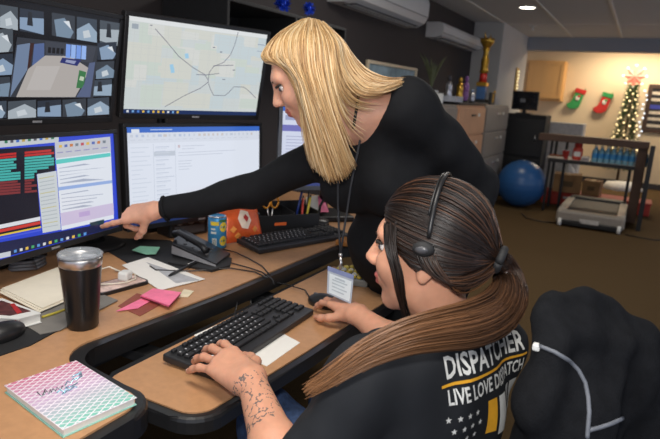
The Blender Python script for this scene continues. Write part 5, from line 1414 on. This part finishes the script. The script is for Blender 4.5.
# print on the back of the shirt
hc, hn, _, _ = bvh_tee.ray_cast(CAM, ray(482, 372).normalized())
pn = Vector(-TF)*.8+hn*.6; pn.z = 0; pn.normalize()
rt_ = Vector((0, 0, 1)).cross(pn).normalized(); up_ = pn.cross(rt_)
def project(pts, off=.0016):
    out = []
    for p in pts:
        w = hc+rt_*p[0]+up_*p[1]
        h, n_, i_, d_ = bvh_tee.ray_cast(w+pn*.16, -pn)
        if h is None: h = w
        out.append(tuple(h+pn*off))
    return out
def print_mesh(name, bm, m):
    bmesh.ops.triangulate(bm, faces=bm.faces)
    for _ in range(4):
        es = [e for e in bm.edges if e.calc_length() > .007]
        if not es: break
        bmesh.ops.subdivide_edges(bm, edges=es, cuts=1); bmesh.ops.triangulate(bm, faces=bm.faces)
    vs = project([(v.co.x, v.co.y) for v in bm.verts]); bm.verts.index_update()
    fs = [tuple(v.index for v in f.verts) for f in bm.faces]; bm.free()
    return raw(name, vs, fs, m, rootS, smooth=False)
M_pw = mat('shirt_print_white', s2l(222, 222, 218), .7); M_pg = mat('shirt_print_gold', s2l(232, 168, 40), .7)
def text_bm(body, size, x, y, sx=1.0):
    c = bpy.data.curves.new('txt', 'FONT'); c.body = body; c.size = size; c.align_x = 'CENTER'; c.resolution_u = 2; c.offset = size*.022
    o = bpy.data.objects.new('txt', c); me = bpy.data.meshes.new_from_object(o); bm = bmesh.new(); bm.from_mesh(me)
    bmesh.ops.remove_doubles(bm, verts=bm.verts, dist=1e-5)
    for v in bm.verts: v.co = (v.co.x*sx+x, v.co.y+y, 0)
    bpy.data.objects.remove(o); bpy.data.curves.remove(c); bpy.data.meshes.remove(me)
    return bm
CX = .026
print_mesh('print_lettering', text_bm('DISPATCHER', .048, CX+.004, .004, .80), M_pw)
print_mesh('print_lettering', text_bm('LIVE LOVE DISPATCH', .034, CX+.004, -.037, .70), M_pw)
def rect_bm(x0, y0, x1, y1):
    bm = bmesh.new(); bm.faces.new([bm.verts.new(p) for p in ((x0, y0, 0), (x1, y0, 0), (x1, y1, 0), (x0, y1, 0))]); return bm
print_mesh('print_line', rect_bm(CX-.12, -.008, CX+.125, -.0035), M_pg)
def star_bm(x, y, r):
    bm = bmesh.new(); bm.faces.new([bm.verts.new((x+(r if k % 2 == 0 else r*.42)*sin(k*pi/5), y+(r if k % 2 == 0 else r*.42)*cos(k*pi/5), 0)) for k in range(10)]); return bm
for i in range(4):
    for j in range(4):
        print_mesh('print_star', star_bm(CX-.110+.021*i+(.010 if j % 2 else 0), -.062-.021*j, .006), M_pw)
for k, m in enumerate((M_pg, M_pw, M_pw, M_pw)):
    print_mesh('print_stripe', rect_bm(CX-.016+.032*k, -.054-.06-.01*(k % 2), CX+.009+.032*k, -.052), m)

# brown hair gathered into a low ponytail
rng = np.random.default_rng(11)
K = 16; c0_ = np.array((-.014, 0, .028)); rr_ = np.array((.094, .076, .091))
def onhead(p, inf): d = (p-c0_)/rr_; return c0_+rr_*d/np.linalg.norm(d, axis=-1, keepdims=True)*(1+inf)
tie_l = np.array((-.128, .012, -.008))
# hairline loop (local): left temple -> forehead -> right temple ; then nape from right to left
hl = np.array([(.012, .074, -.03), (.035, .072, -.005), (.060, .062, .03), (.078, .042, .058), (.086, .015, .072), (.086, -.015, .072), (.078, -.042, .058), (.060, -.062, .03), (.035, -.072, -.005), (.012, -.074, -.03), (-.03, -.07, -.045), (-.06, -.05, -.062), (-.075, 0, -.07), (-.06, .05, -.062), (-.03, .07, -.045), (-.012, .074, -.01)])
hl2 = np.vstack([hl, hl[:1]])
def hair_paths(n, infl, jit):
    s = rng.random(n)*(len(hl2)-1); i = np.minimum(s.astype(int), len(hl2)-2); t = (s-i)[:, None]
    S = hl2[i]*(1-t)+hl2[i+1]*t; S = S+(rng.random((n, 1))**1.3)*.85*(tie_l-S)*(rng.random((n, 1)) < .45)
    uu = np.linspace(0, 1, K)[None, :, None]
    a = (S-c0_)/rr_; a /= np.linalg.norm(a, axis=1, keepdims=True); b = (tie_l-c0_)/rr_; b = b/np.linalg.norm(b)
    side = np.sign(S[:, 1:2]+rng.normal(0, .01, (n, 1)))
    om = np.arccos(np.clip(a @ b, -.995, .995))[:, None, None]
    P = c0_+rr_*((np.sin((1-uu)*om)*a[:, None, :]+np.sin(uu*om)*b[None, None, :])/np.sin(om))
    inf = infl*np.minimum(1, 2.2*np.sin(np.linspace(.25, 3.0, K)))[None, :, None]+rng.normal(0, jit, (n, 1, 1))
    Q = onhead(P, inf)
    # gather into the tie over the last stretch
    g = np.clip((uu-.72)/.28, 0, 1)**1.6
    Q = Q*(1-g)+(tie_l+rng.normal(0, .006, (n, 1, 3)))*g
    return HS.o+HS.s*(Q @ HS.M.T)
P1 = hair_paths(3000, .15, .014)
def tone(n, K, cols, wts, rng, end=None):
    base = np.array([s2l(*c) for c in cols]); ch = rng.choice(len(cols), n, p=wts); C = base[ch][:, None, :].repeat(K, 1)*rng.uniform(.8, 1.2, (n, 1, 1))
    if end is not None:
        u = np.linspace(0, 1, K)[None, :, None]**1.3; C = C*(1-u)+np.array(s2l(*end))*u*rng.uniform(.6, 1.25, (n, 1, 1))
    return C
BR = [(26, 18, 15), (38, 26, 20), (58, 38, 28), (86, 56, 38)]
r1 = ribbon_strands(P1, rng.uniform(.0011, .0020, len(P1)), tone(len(P1), K, BR, [.42, .34, .17, .07], rng))
# loose hair in front of the ear and along the cheek
gA = [HS.p(.070, .055, .05), HS.p(.062, .074, .015), HS.p(.045, .082, -.03), HS.p(.036, .078, -.075), HS.p(.022, .066, -.13), HS.p(.01, .062, -.165)]
gB = [HS.p(.045, .07, .06), HS.p(.038, .086, .01), HS.p(.026, .088, -.03), HS.p(.022, .082, -.08), HS.p(.010, .070, -.125), HS.p(.0, .062, -.15)]
P2 = strand_sheet([gA, gB], 90, K, .003, rng, .5)
r2 = ribbon_strands(P2, rng.uniform(.0008, .0016, len(P2)), tone(len(P2), K, BR, [.5, .3, .15, .05], rng))
gC = [HS.p(-.02, .07, .03), HS.p(-.03, .088, -.0), HS.p(-.05, .088, -.03), HS.p(-.07, .075, -.05), HS.p(-.10, .045, -.04), HS.p(*tie_l)]
gD = [HS.p(-.0, .072, .05), HS.p(-.0, .092, .015), HS.p(-.02, .094, -.018), HS.p(-.06, .084, -.032), HS.p(-.10, .052, -.026), HS.p(*tie_l)]
P3 = strand_sheet([gC, gD], 160, K, .003, rng, .05); r3 = ribbon_strands(P3, rng.uniform(.001, .002, len(P3)), tone(len(P3), K, [(36, 24, 18), (64, 42, 28), (100, 66, 42)], [.45, .35, .2], rng))
# ponytail
ptail = [(HS.p(*tie_l), .016)]
for px, py, t_, r in ((506, 270, .985, .022), (510, 290, .955, .032), (498, 311, .915, .036), (472, 323, .88, .035), (440, 329, .855, .031), (405, 337, .835, .026), (368, 353, .825, .021), (343, 369, .818, .015), (320, 384, .815, .009), (306, 392, .815, .004)): ptail.append((npv(PD(px, py, t_)), r))
cp = resample([p for p, r in ptail], 26); cr = np.interp(np.linspace(0, 1, 26), np.linspace(0, 1, len(ptail)), [r for p, r in ptail])
def tail_paths(n, K2):
    T = np.gradient(cp, axis=0); T /= np.linalg.norm(T, axis=1, keepdims=True); A = np.cross(T, npv(_F)); A /= np.linalg.norm(A, axis=1, keepdims=True); B = np.cross(T, A)
    a = rng.random(n)*6.28; r = np.sqrt(rng.random(n))**.6; P = np.zeros((n, 26, 3)); tw = rng.normal(0, .35, n)
    for k in range(26):
        aa = a+tw*k/26
        P[:, k] = cp[k]+(np.cos(aa)*r)[:, None]*A[k]*cr[k]*1.05+(np.sin(aa)*r)[:, None]*B[k]*cr[k]*.55
    P += rng.normal(0, .0022, (n, 1, 3))*np.linspace(.2, 1.6, 26)[None, :, None]
    e = rng.uniform(.72, 1.0, n); idx = np.linspace(0, 1, K2)[None, :]*e[:, None]*25; lo = np.floor(idx).astype(int); hi = np.minimum(lo+1, 25); f = (idx-lo)[..., None]
    return np.take_along_axis(P, lo[..., None].repeat(3, 2), 1)*(1-f)+np.take_along_axis(P, hi[..., None].repeat(3, 2), 1)*f
P4 = tail_paths(2000, 20); r4 = ribbon_strands(P4, rng.uniform(.0008, .0016, len(P4)), tone(len(P4), 20, [(34, 23, 18), (54, 36, 26), (84, 56, 38)], [.42, .38, .20], rng, (128, 88, 56)))
def stack(*rs):
    vs, fs, cs, n = [], [], [], 0
    for v, f, c in rs: vs.append(v); fs.append(f+n); cs.append(c); n += len(v)
    return np.concatenate(vs), np.concatenate(fs), np.concatenate(cs)
# dark hair mass under the strands
capp = [HS.ell((-.018, 0, .030), (.094, .078, .091), .01), HS.ell((-.06, 0, -.015), (.05, .062, .05), .03), HS.cone((-.09, 0, -.02), tuple(tie_l), .026, .010, .03), HS.ell((.072, 0, -.045), (.07, .12, .105), .015, 's'), HS.ell((.02, .09, -.04), (.05, .03, .035), .01, 's')]
cv, cf = sdf_mesh(capp, .004); cc = np.tile(np.array(s2l(28, 18, 14)), (len(cv), 1))
cores = sdf_mesh([cone(cp[k], cp[k+1], cr[k]*.42, cr[k+1]*.42, .01) for k in range(0, 23)], .006); cc2 = np.tile(np.array(s2l(52, 32, 22)), (len(cores[0]), 1))
hv, hf_, hcs = stack(r1, r2, r3, r4, (cv, cf, cc), (cores[0], cores[1], cc2))
raw('hair', hv, hf_, M_brunette, rootS, cols=hcs)
tp_, tn_ = HS.p(*tie_l), HS.v(-1, .1, -.35)
MB().tube([Vector(tp_+(HS.l*cos(k*pi/9)+np.cross(tn_/np.linalg.norm(tn_), HS.l)*sin(k*pi/9))*.019) for k in range(19)], .007, 8).build('hair_tie', M_blackm, rootS)
# headset
t_hs = thing('headset', 'thin black over-head headset worn by the seated woman', 'headset', HS.p(0, 0, 0))
band = [HS.p(-.018-.010*cos(a), (.100)*sin(a), .035+.103*cos(a)-(0)) for a in np.linspace(-1.6, 1.5, 26)]
MB().tube([Vector(p) for p in band], .0036, 8).build('headband', M_black, t_hs)
MB().tube([Vector(p+HS.v(.006, 0, 0)) for p in band[3:-3]], .002, 6).build('band_wire', M_black, t_hs)
Rm = Matrix(tuple(tuple(x) for x in HS.M))
for s in (1, -1):
    MB().ball(HS.p(-.010, s*.098, .022), (.0185, .010, .0125), 16, Rm).build('ear_pad', M_blackm, t_hs)
    MB().ball(HS.p(-.009, s*.107, .022), (.011, .003, .006), 12, Rm).build('ear_cover', mat('headset_grey', (.06, .06, .065), .3), t_hs)
MB().tube([Vector(HS.p(*p)) for p in ((-.01, -.106, .02), (.05, -.105, -.05), (.09, -.085, -.075), (.11, -.05, -.082))], [.003, .0024, .0024, .004], 8).build('microphone_boom', M_black, t_hs)

# ------------------------------------------------------------------ standing woman
HT = Frame((-.783, 1.331, 1.384), (cos(radians(213))*cos(.42), sin(radians(213))*cos(.42), -sin(.42)), sc=.95)
ns_ = HT.p(.12, 0, -.03)      # keep the nose tip where it is, tip the head further down
HT = Frame((0, 0, 0), (cos(radians(213))*cos(.56), sin(radians(213))*cos(.56), -sin(.56)), sc=.95); HT.o = ns_-HT.p(.12, 0, -.03)
R2 = npv(PD(335, 150, 1.70)); L2 = npv(PD(408, 110, 1.50)); NB2 = npv(PD(370, 112, 1.555)); HIP2 = npv(PD(412, 310, 1.88))
tipT = npv(LL.c); dd = ray(104, 217.5); tt = (LL.c+LL.n*.003-CAM).dot(LL.n)/dd.dot(LL.n); TIP = npv(CAM+dd*tt)
WR2 = npv(PD(161, 210, tt-.05))
WR2 = TIP+(WR2-TIP)/np.linalg.norm(WR2-TIP)*.176
EL2 = R2*.5+WR2*.5+np.array((.01, .03, -.035))
ELL2 = npv(PD(478, 188, 1.66)); WRL2 = npv(PD(452, 300, 1.66))
print('HIP2', HIP2, 'ARM', np.linalg.norm(R2-EL2), np.linalg.norm(EL2-WR2), 'tip t', tt, 'torso', np.linalg.norm(NB2-HIP2), HIP2, 'sh', np.linalg.norm(R2-L2))
lt2 = (L2-R2)/np.linalg.norm(L2-R2); up2 = (NB2-HIP2)/np.linalg.norm(NB2-HIP2); fw2 = np.cross(lt2, up2)
T2 = Frame((L2+R2)/2, fw2, up2)
rootT = thing('person', 'blond woman in a black sweater leaning over to point at a screen', 'person', (HIP2[0], HIP2[1], 0))
sweat = .010
def torso2(g):
    m = (L2+R2)/2
    return [T2.ell((.0, 0, -.11), (.095+g, .15+g, .14+g), .04), ell(m*.38+HIP2*.62, (.108+g, .140+g, .17), T2.M, .06), ell(HIP2, (.12+g, .165+g, .13), T2.M, .06),
            cone(L2, R2, .055+g, .055+g, .05), T2.ell((.075, .065, -.14), (.055+g, .062+g, .062+g), .04), T2.ell((.075, -.065, -.14), (.055+g, .062+g, .062+g), .04)]
lk, rk = npv(Vector((HIP2[0]+.05, HIP2[1]-.02, .46))), npv(Vector((HIP2[0]-.10, HIP2[1]+.10, .46)))
lf, rf = np.array((lk[0]+.04, lk[1]+.01, .05)), np.array((rk[0]+.04, rk[1]+.02, .05))
stf = np.array((-.9, -.3, 0))
def legs2(g): return [cone(HIP2+lt2*.08-np.array((0, 0, .03)), lk, .085+g, .058+g, .05), cone(lk, lf, .057+g, .04+g, .03), cone(HIP2-lt2*.08-np.array((0, 0, .03)), rk, .085+g, .058+g, .05), cone(rk, rf, .057+g, .04+g, .03)]
pP, tP, fP = hand_prims(WR2, TIP-WR2, (.25, -.55, .8), True, [(4, 5, 4), (62, 70, 35), (70, 80, 40), (72, 82, 40)], [(.55, .35, -.75), (.75, -.05, -.65), (.8, -.15, -.55)], (.02, .02, -.04, -.10))
dP = (TIP-WR2)/np.linalg.norm(TIP-WR2)
dQ = np.array((-.1, -.05, -1.0))
pQ, tQ, fQ = hand_prims(WRL2, dQ, (.5, -.8, 0), False, [(25, 30, 20)]*4, [(.8, .5, -.3), (.95, .1, -.3), (.95, 0, -.3)])
b1 = sdf_mesh(torso2(0)+legs2(0)+[cone(R2, EL2, .047, .038, .03), cone(L2, ELL2, .05, .04, .03), cone(ELL2, WRL2, .04, .028, .02), cone(EL2, WR2+(EL2-WR2)*.25, .038, .026, .02), cone(lf, lf+stf*.15-np.array((0, 0, .015)), .042, .032, .03), cone(rf, rf+stf*.15-np.array((0, 0, .015)), .042, .032, .03)], .011)
b2 = sdf_mesh(head_prims(HT)+[cone(HT.p(-.03, 0, -.15), NB2, .053, .06, .04), cone(NB2, L2*.55+R2*.45, .062, .07, .05), cone(NB2, L2*.8+NB2*.2, .045, .05, .04), cone(NB2, R2*.6+NB2*.4, .045, .05, .04)], .0042)
aE = (EL2-WR2)/np.linalg.norm(EL2-WR2)
b3 = sdf_mesh([cone(WR2+aE*.10, WR2+aE*.004, .030, .025, .02), ell(WR2, (.027, .027, .021), k=.018)]+pP, .0026)
b4 = sdf_mesh(pQ, .0045)
V2, F2 = join(b1, b2, b3, b4)
mi = np.zeros(len(F2), int); loc = HT.inv(V2[F2].mean(1))
mi[(np.abs(loc[:, 1]) < .024) & (loc[:, 0] > .09) & (loc[:, 2] < -.052) & (loc[:, 2] > -.078)] = 1
raw('body', V2, F2, [M_skin2, M_lip], rootT, midx=mi)
head_extras(HT, rootT, 't')
nails(tP[:1], fP[2], rootT, mat('nail', s2l(232, 190, 176), .3))
# sweater
M_knit = mat('black_knit', s2l(20, 21, 24), .85, var=.15, scale=40, bump=.15, bscale=500, spec=.25)
nk = NB2+up2*.03+fw2*.01
swp = torso2(.016)+[cone(R2, EL2, .062, .050, .04), cone(EL2, WR2+aE*.05, .049, .037, .02), cone(L2+np.array((.008, 0, .004)), ELL2, .074, .060, .04), cone(ELL2, WRL2, .056, .04, .02), cone(L2, L2*.6+NB2*.4, .055, .045, .04), cone(R2, R2*.6+NB2*.4, .055, .045, .04)]
# wide neckline: cut a bowl around the neck base
swp += [ell(NB2+up2*.055+fw2*.035, (.085, .092, .085), T2.M, .006, 's'), ell(NB2+up2*.02+lt2*.02+fw2*.05, (.055, .05, .055), T2.M, .006, 's')]
raw('sweater', *relax(*sdf_mesh(swp, .006, field=folds(.0045, 24, 24, 9)), 2), M_knit, rootT)
ca_ = np.cross(aE, fP[2]); ca_ /= np.linalg.norm(ca_); cb_ = np.cross(aE, ca_)
MB().tube([WR2+aE*.040+(ca_*cos(k*pi/9)+cb_*sin(k*pi/9))*.0375 for k in range(19)], .0045, 8).build('cuff', M_knit, rootT)
# strap of the top under the sweater
hb = NB2+lt2*.05
bvb = BVHTree.FromPolygons([Vector(v) for v in b2[0]], [tuple(int(i) for i in f) for f in b2[1]])
sp = []
for (x, y) in ((359, 92), (358, 99), (357, 106), (355.5, 113), (354, 121), (353, 128)):
    h, n_, _, _ = bvb.ray_cast(CAM, ray(x, y).normalized())
    if h is not None: sp.append(h+n_*.0035)
if len(sp) > 1: MB().tube(sp, .0042, 6).build('strap', M_blackm, rootT)
raw('trousers', *relax(*sdf_mesh(legs2(.012)+[ell(HIP2-np.array((0, 0, .05)), (.14, .175, .12), T2.M, .06)], .011, field=folds(.004, 30, 25, 12)), 1), mat('dark_trousers', s2l(32, 33, 38), .85, var=.2, scale=60), rootT)
for f_ in (lf, rf):
    raw('shoe', *sdf_mesh([cone(f_-stf*.03, f_+stf*.17-np.array((0, 0, .012)), .05, .038, .03), cone(f_+np.array((0, 0, .05)), f_, .05, .05, .03)], .009, cut=lambda X, Y, Z: .004-Z), M_blackm, rootT)
# blond hair
def G(*pts): return [npv(PD(x, y, t_)) for x, y, t_ in pts]
gA = G((302, 21, 1.515), (277, 36, 1.50), (261, 58, 1.485), (280, 64, 1.445), (294, 82, 1.425), (301, 106, 1.42), (304, 136, 1.43), (311, 168, 1.44))
gB = G((305, 20, 1.50), (285, 37, 1.445), (284, 58, 1.415), (299, 80, 1.40), (306, 108, 1.40), (314, 135, 1.41), (322, 160, 1.42), (330, 184, 1.43))
gC = G((309, 19, 1.49), (304, 38, 1.41), (305, 68, 1.385), (313, 95, 1.385), (322, 120, 1.395), (331, 145, 1.405), (338, 165, 1.415), (344, 181, 1.425))
gD = G((315, 20, 1.49), (322, 40, 1.415), (325, 68, 1.385), (330, 92, 1.39), (336, 114, 1.40), (343, 134, 1.41), (350, 152, 1.42), (358, 167, 1.43))
gD2 = G((319, 21, 1.49), (331, 42, 1.42), (335, 68, 1.395), (339, 88, 1.40), (345, 100, 1.41), (351, 106, 1.42), (362, 110, 1.43), (374, 112, 1.43))
gE = G((323, 22, 1.495), (338, 42, 1.435), (343, 66, 1.425), (354, 84, 1.43), (366, 92, 1.435), (380, 92, 1.43), (393, 88, 1.43), (403, 83, 1.435))
gF = G((326, 25, 1.51), (342, 40, 1.485), (353, 56, 1.48), (365, 69, 1.475), (379, 76, 1.465), (392, 79, 1.455), (404, 79, 1.45), (414, 81, 1.45))
gX = G((321, 24, 1.53), (338, 38, 1.56), (350, 60, 1.58), (358, 78, 1.58), (370, 90, 1.57), (385, 96, 1.56), (396, 98, 1.55), (405, 98, 1.54))
gY = G((302, 22, 1.53), (280, 38, 1.56), (272, 60, 1.585), (284, 82, 1.60), (296, 104, 1.60), (304, 130, 1.60), (312, 150, 1.60), (320, 165, 1.60))
gZ = G((310, 22, 1.53), (308, 40, 1.585), (312, 65, 1.62), (320, 90, 1.62), (328, 115, 1.62), (336, 140, 1.62), (342, 160, 1.61), (348, 175, 1.60))
KB = 22
BL = [(212, 180, 132), (188, 150, 102), (150, 112, 70), (226, 202, 162)]
gC2 = [a*.5+b*.5+np.array((.004, -.006, .002)) for a, b in zip(gC, gD)]
sets = [([gA, gB, gC, gD], 1700, .0030, .36), ([gD, gD2], 110, .003, .75), ([gD2, gE], 160, .0026, .55), ([gE, gF], 620, .0024, .22), ([gF, gX], 320, .003, .2), ([gY, gZ, gX], 300, .004, .3)]
rs = []
for g, n, j, tr in sets:
    P_ = strand_sheet(g, n, KB, j, rng, tr); rs.append(ribbon_strands(P_, rng.uniform(.0009, .0018, n), tone(n, KB, BL, [.36, .32, .14, .18], rng)))
inw = HT.p(-.03, 0, -.02)
bcol = np.array(s2l(150, 114, 72))
for g in ([gA, gB, gC, gD], [gD, gD2], [gD2, gE], [gE, gF, gX], [gY, gZ, gX]):
    kk_ = KB if g[0] is not gD else KB
    g2 = g if g[0] is not gD and g[0] is not gD2 else [[p for p in gg[:4]] for gg in g]
    sv, sf = sheet_base(g2, 14, .006, inw); rs.append((sv, sf, np.tile(bcol, (len(sv), 1))))
capv, capf = sdf_mesh([HT.ell((-.018, 0, .030), (.092, .076, .088), .01), HT.ell((.075, 0, -.045), (.075, .12, .11), .015, 's')], .005); rs.append((capv, capf, np.tile(bcol, (len(capv), 1))))
hv, hf_, hcs = stack(*rs)
raw('hair', hv, hf_, M_blond, rootT, cols=hcs)
# lanyard and badge
t_id = thing('id_badge', 'clear plastic ID badge hanging from a black lanyard', 'badge', npv(PD(341, 285, 1.52)))
bd = [PD(328, 266, 1.525), PD(354, 275, 1.50), PD(351, 304, 1.505), PD(327, 293, 1.53)]
def quadslab(pts, th, nm, m):
    n_ = (pts[1]-pts[0]).cross(pts[2]-pts[1]).normalized(); b = MB(); A = [b.bm.verts.new(p+n_*th/2) for p in pts]; B = [b.bm.verts.new(p-n_*th/2) for p in pts]
    b.bm.faces.new(A); b.bm.faces.new(B[::-1])
    for i in range(4): b.bm.faces.new((A[i], A[(i+1) % 4], B[(i+1) % 4], B[i]))
    return b.build(nm, m, t_id)
def bq(u0, v0, u1, v1, off=0):
    f = lambda u, v: (bd[0].lerp(bd[1], u)).lerp(bd[3].lerp(bd[2], u), v)
    n_ = (bd[1]-bd[0]).cross(bd[2]-bd[1]).normalized(); n_ = n_ if n_.dot(CAM-bd[0]) > 0 else -n_
    return [f(u0, v0)+n_*off, f(u1, v0)+n_*off, f(u1, v1)+n_*off, f(u0, v1)+n_*off]
quadslab(bd, .002, 'badge_sleeve', mat('badge_plastic', s2l(170, 178, 190), .2, var=.05))
quadslab(bq(.08, .24, .94, .94, .0014), .0006, 'badge_card', mat('badge_card', s2l(214, 222, 226), .4, var=.04))
quadslab(bq(.0, .0, 1, .16, .0014), .0006, 'badge_strip', mat('badge_blue', s2l(120, 130, 168), .4))
for k in range(4): quadslab(bq(.2, .40+.12*k, .8-.1*(k % 2), .44+.12*k, .0022), .0003, 'badge_text', mat('badge_text', s2l(176, 186, 194), .5))
quadslab(bq(.3, .30, .7, .36, .0022), .0003, 'badge_text', mat('badge_text', s2l(176, 186, 194), .5))
ctop = bd[0].lerp(bd[1], .45)
clip_ = PD(340.5, 255, 1.515)
MB().tube([ctop, ctop.lerp(clip_, .5)+V(.003, 0, 0), clip_], [.003, .004, .0035], 8).build('metal_clip', M_steel, t_id)
MB().ball(clip_, .006, 10).build('swivel', M_steel, t_id)
for pts in ([(340.5, 254, 1.515), (339, 230, 1.52), (338, 205, 1.525), (338, 185, 1.53), (341, 165, 1.53), (346, 145, 1.53)], [(340.5, 254, 1.515), (344, 230, 1.515), (348, 205, 1.515), (351, 185, 1.515), (355, 165, 1.51), (360, 140, 1.50)]):
    pp = [PD(*p) for p in pts]
    MB().tube(pp, .0032, 6).build('lanyard_strap', mat('lanyard_black', s2l(40, 41, 46), .7), t_id)

# ------------------------------------------------------------------ office chair with a jacket over its back
cb0 = HIP-TF*.165; CZ = .0
t_ch = thing('office_chair', 'black office chair under the seated woman', 'chair', (HIP[0]+.035, HIP[1]+.10, 0), AZ)
MB().box((.04, 0, .350), (.48, .48, .07), .03, seg=3).build('seat', M_blackm, t_ch, world=False)
MB().box((-.185, -.055, .66), (.045, .33, .50), .022, Matrix.Rotation(radians(-6), 3, 'Y'), seg=3).build('backrest', M_blackm, t_ch, world=False)
MB().tube([(-.05, 0, .32), (-.2, 0, .34), (-.215, 0, .5)], .022, 8).build('back_bracket', M_black, t_ch, world=False)
MB().cyl((0, 0, .1), (0, 0, .34), .026, None, 14).build('gas_column', M_black, t_ch, world=False)
for k in range(5):
    a = 2*pi*k/5+.3
    lg = MB().tube([(0, 0, .11), (cos(a)*.15, sin(a)*.15, .095), (cos(a)*.28, sin(a)*.28, .07)], [.026, .022, .016], 8).build('leg', M_black, t_ch, world=False)
    MB().lathe([(0, -.012), (.026, -.012), (.028, 0), (.026, .012), (0, .012)], seg=14, M=Matrix.Translation((cos(a)*.29, sin(a)*.29, .029)) @ Matrix.Rotation(a, 4, 'Z') @ Matrix.Rotation(pi/2, 4, 'X')).build('caster', M_black, lg, world=False)
JF = Frame(HIP-TF*.185+np.array((.035, .10, -HIP[2])), TF)
rj = np.random.default_rng(4)
jp = []
topz = lambda y: .975-1.1*max(0, y-.02)**1.3-.25*max(0, -.06-y)
ys = np.linspace(-.17, .11, 10)
for a, b2 in zip(ys[:-1], ys[1:]): jp.append(JF.cone((-.0, a, topz(a)-.03), (-.0, b2, topz(b2)-.03), .040, .040, .03))
for y in np.linspace(-.18, .11, 7):
    x0 = -.03+rj.normal(0, .006); jp.append(JF.cone((x0, y, topz(y)-.06), (x0-.03+rj.normal(0, .010), y*1.05+(.06 if y > .05 else 0)+rj.normal(0, .010), .40+rj.normal(0, .02)), .028+rj.random()*.008, .032+rj.random()*.012, .03))
for y in np.linspace(-.15, .09, 5): jp.append(JF.cone((.02, y, topz(y)-.05), (.035, y, .62), .018, .016, .03))
def jq(px, py, t_): return npv(PD(px, py, t_))
# collar standing up at the far end and a pointed lapel hanging outwards
ct = resample([jq(543, 322, .92), jq(556, 301, .95), jq(584, 298, .98), jq(614, 314, 1.0), jq(648, 337, .99)], 15)
cbm = resample([jq(548, 350, .90), jq(566, 338, .915), jq(590, 338, .93), jq(608, 344, .95), jq(634, 346, .975)], 15)
for k in range(15):
    r_ = .015 if k < 13 else .008
    jp.append(cone(ct[k], cbm[k], r_*.8, r_*1.3, .02))
    if k: jp.append(cone(ct[k-1], ct[k], r_, r_, .012))
jp += [JF.cone((-.05, .05, .88), (-.08, .10, .62), .030, .036, .06), JF.cone((-.08, .10, .62), (-.07, .15, .42), .036, .036, .06),
       JF.cone((-.04, -.10, .92), (-.09, -.15, .62), .04, .045, .03), JF.cone((-.09, -.15, .62), (-.11, -.19, .45), .045, .04, .03)]
vj, fj = sdf_mesh(jp, .0075, field=folds(.008, 34, 22, 21)); vj, fj = relax(vj, fj, 2)
t_jk = thing('jacket', 'black fleece jacket with grey piping draped over the chair back', 'jacket', JF.p(0, 0, .4))
raw('jacket_cloth', vj, fj, mat('black_fleece', s2l(24, 25, 28), .95, var=.2, scale=50, bump=.4, bscale=300, spec=.15), t_jk)
bvj = BVHTree.FromPolygons([Vector(v) for v in vj], [tuple(int(i) for i in f) for f in fj])
def on_jacket(pix):
    out = []
    for x, y in pix:
        h, n_, _, _ = bvj.ray_cast(CAM, ray(x, y).normalized())
        if h is not None and (not out or (h-out[-1]).length < .2): out.append(h+n_*.001)
    return out
for pix in ([(540, 346), (555, 352), (568, 360), (578, 370), (585, 383), (588, 398), (589, 412), (588, 425), (587, 438)], [(589, 430), (600, 427), (612, 423), (622, 418)]):
    pts = on_jacket([(x0+(x1-x0)*q/4, y0+(y1-y0)*q/4) for (x0, y0), (x1, y1) in zip(pix, pix[1:]) for q in range(4)]+[pix[-1]])
    if len(pts) > 1: MB().tube(pts, .0035, 6).build('piping', mat('grey_piping', s2l(110, 114, 122), .6), t_jk)
pts = on_jacket([(537, 347)])
if pts: MB().box(pts[0], (.012, .012, .012), .003).build('white_label', M_whitep, t_jk)
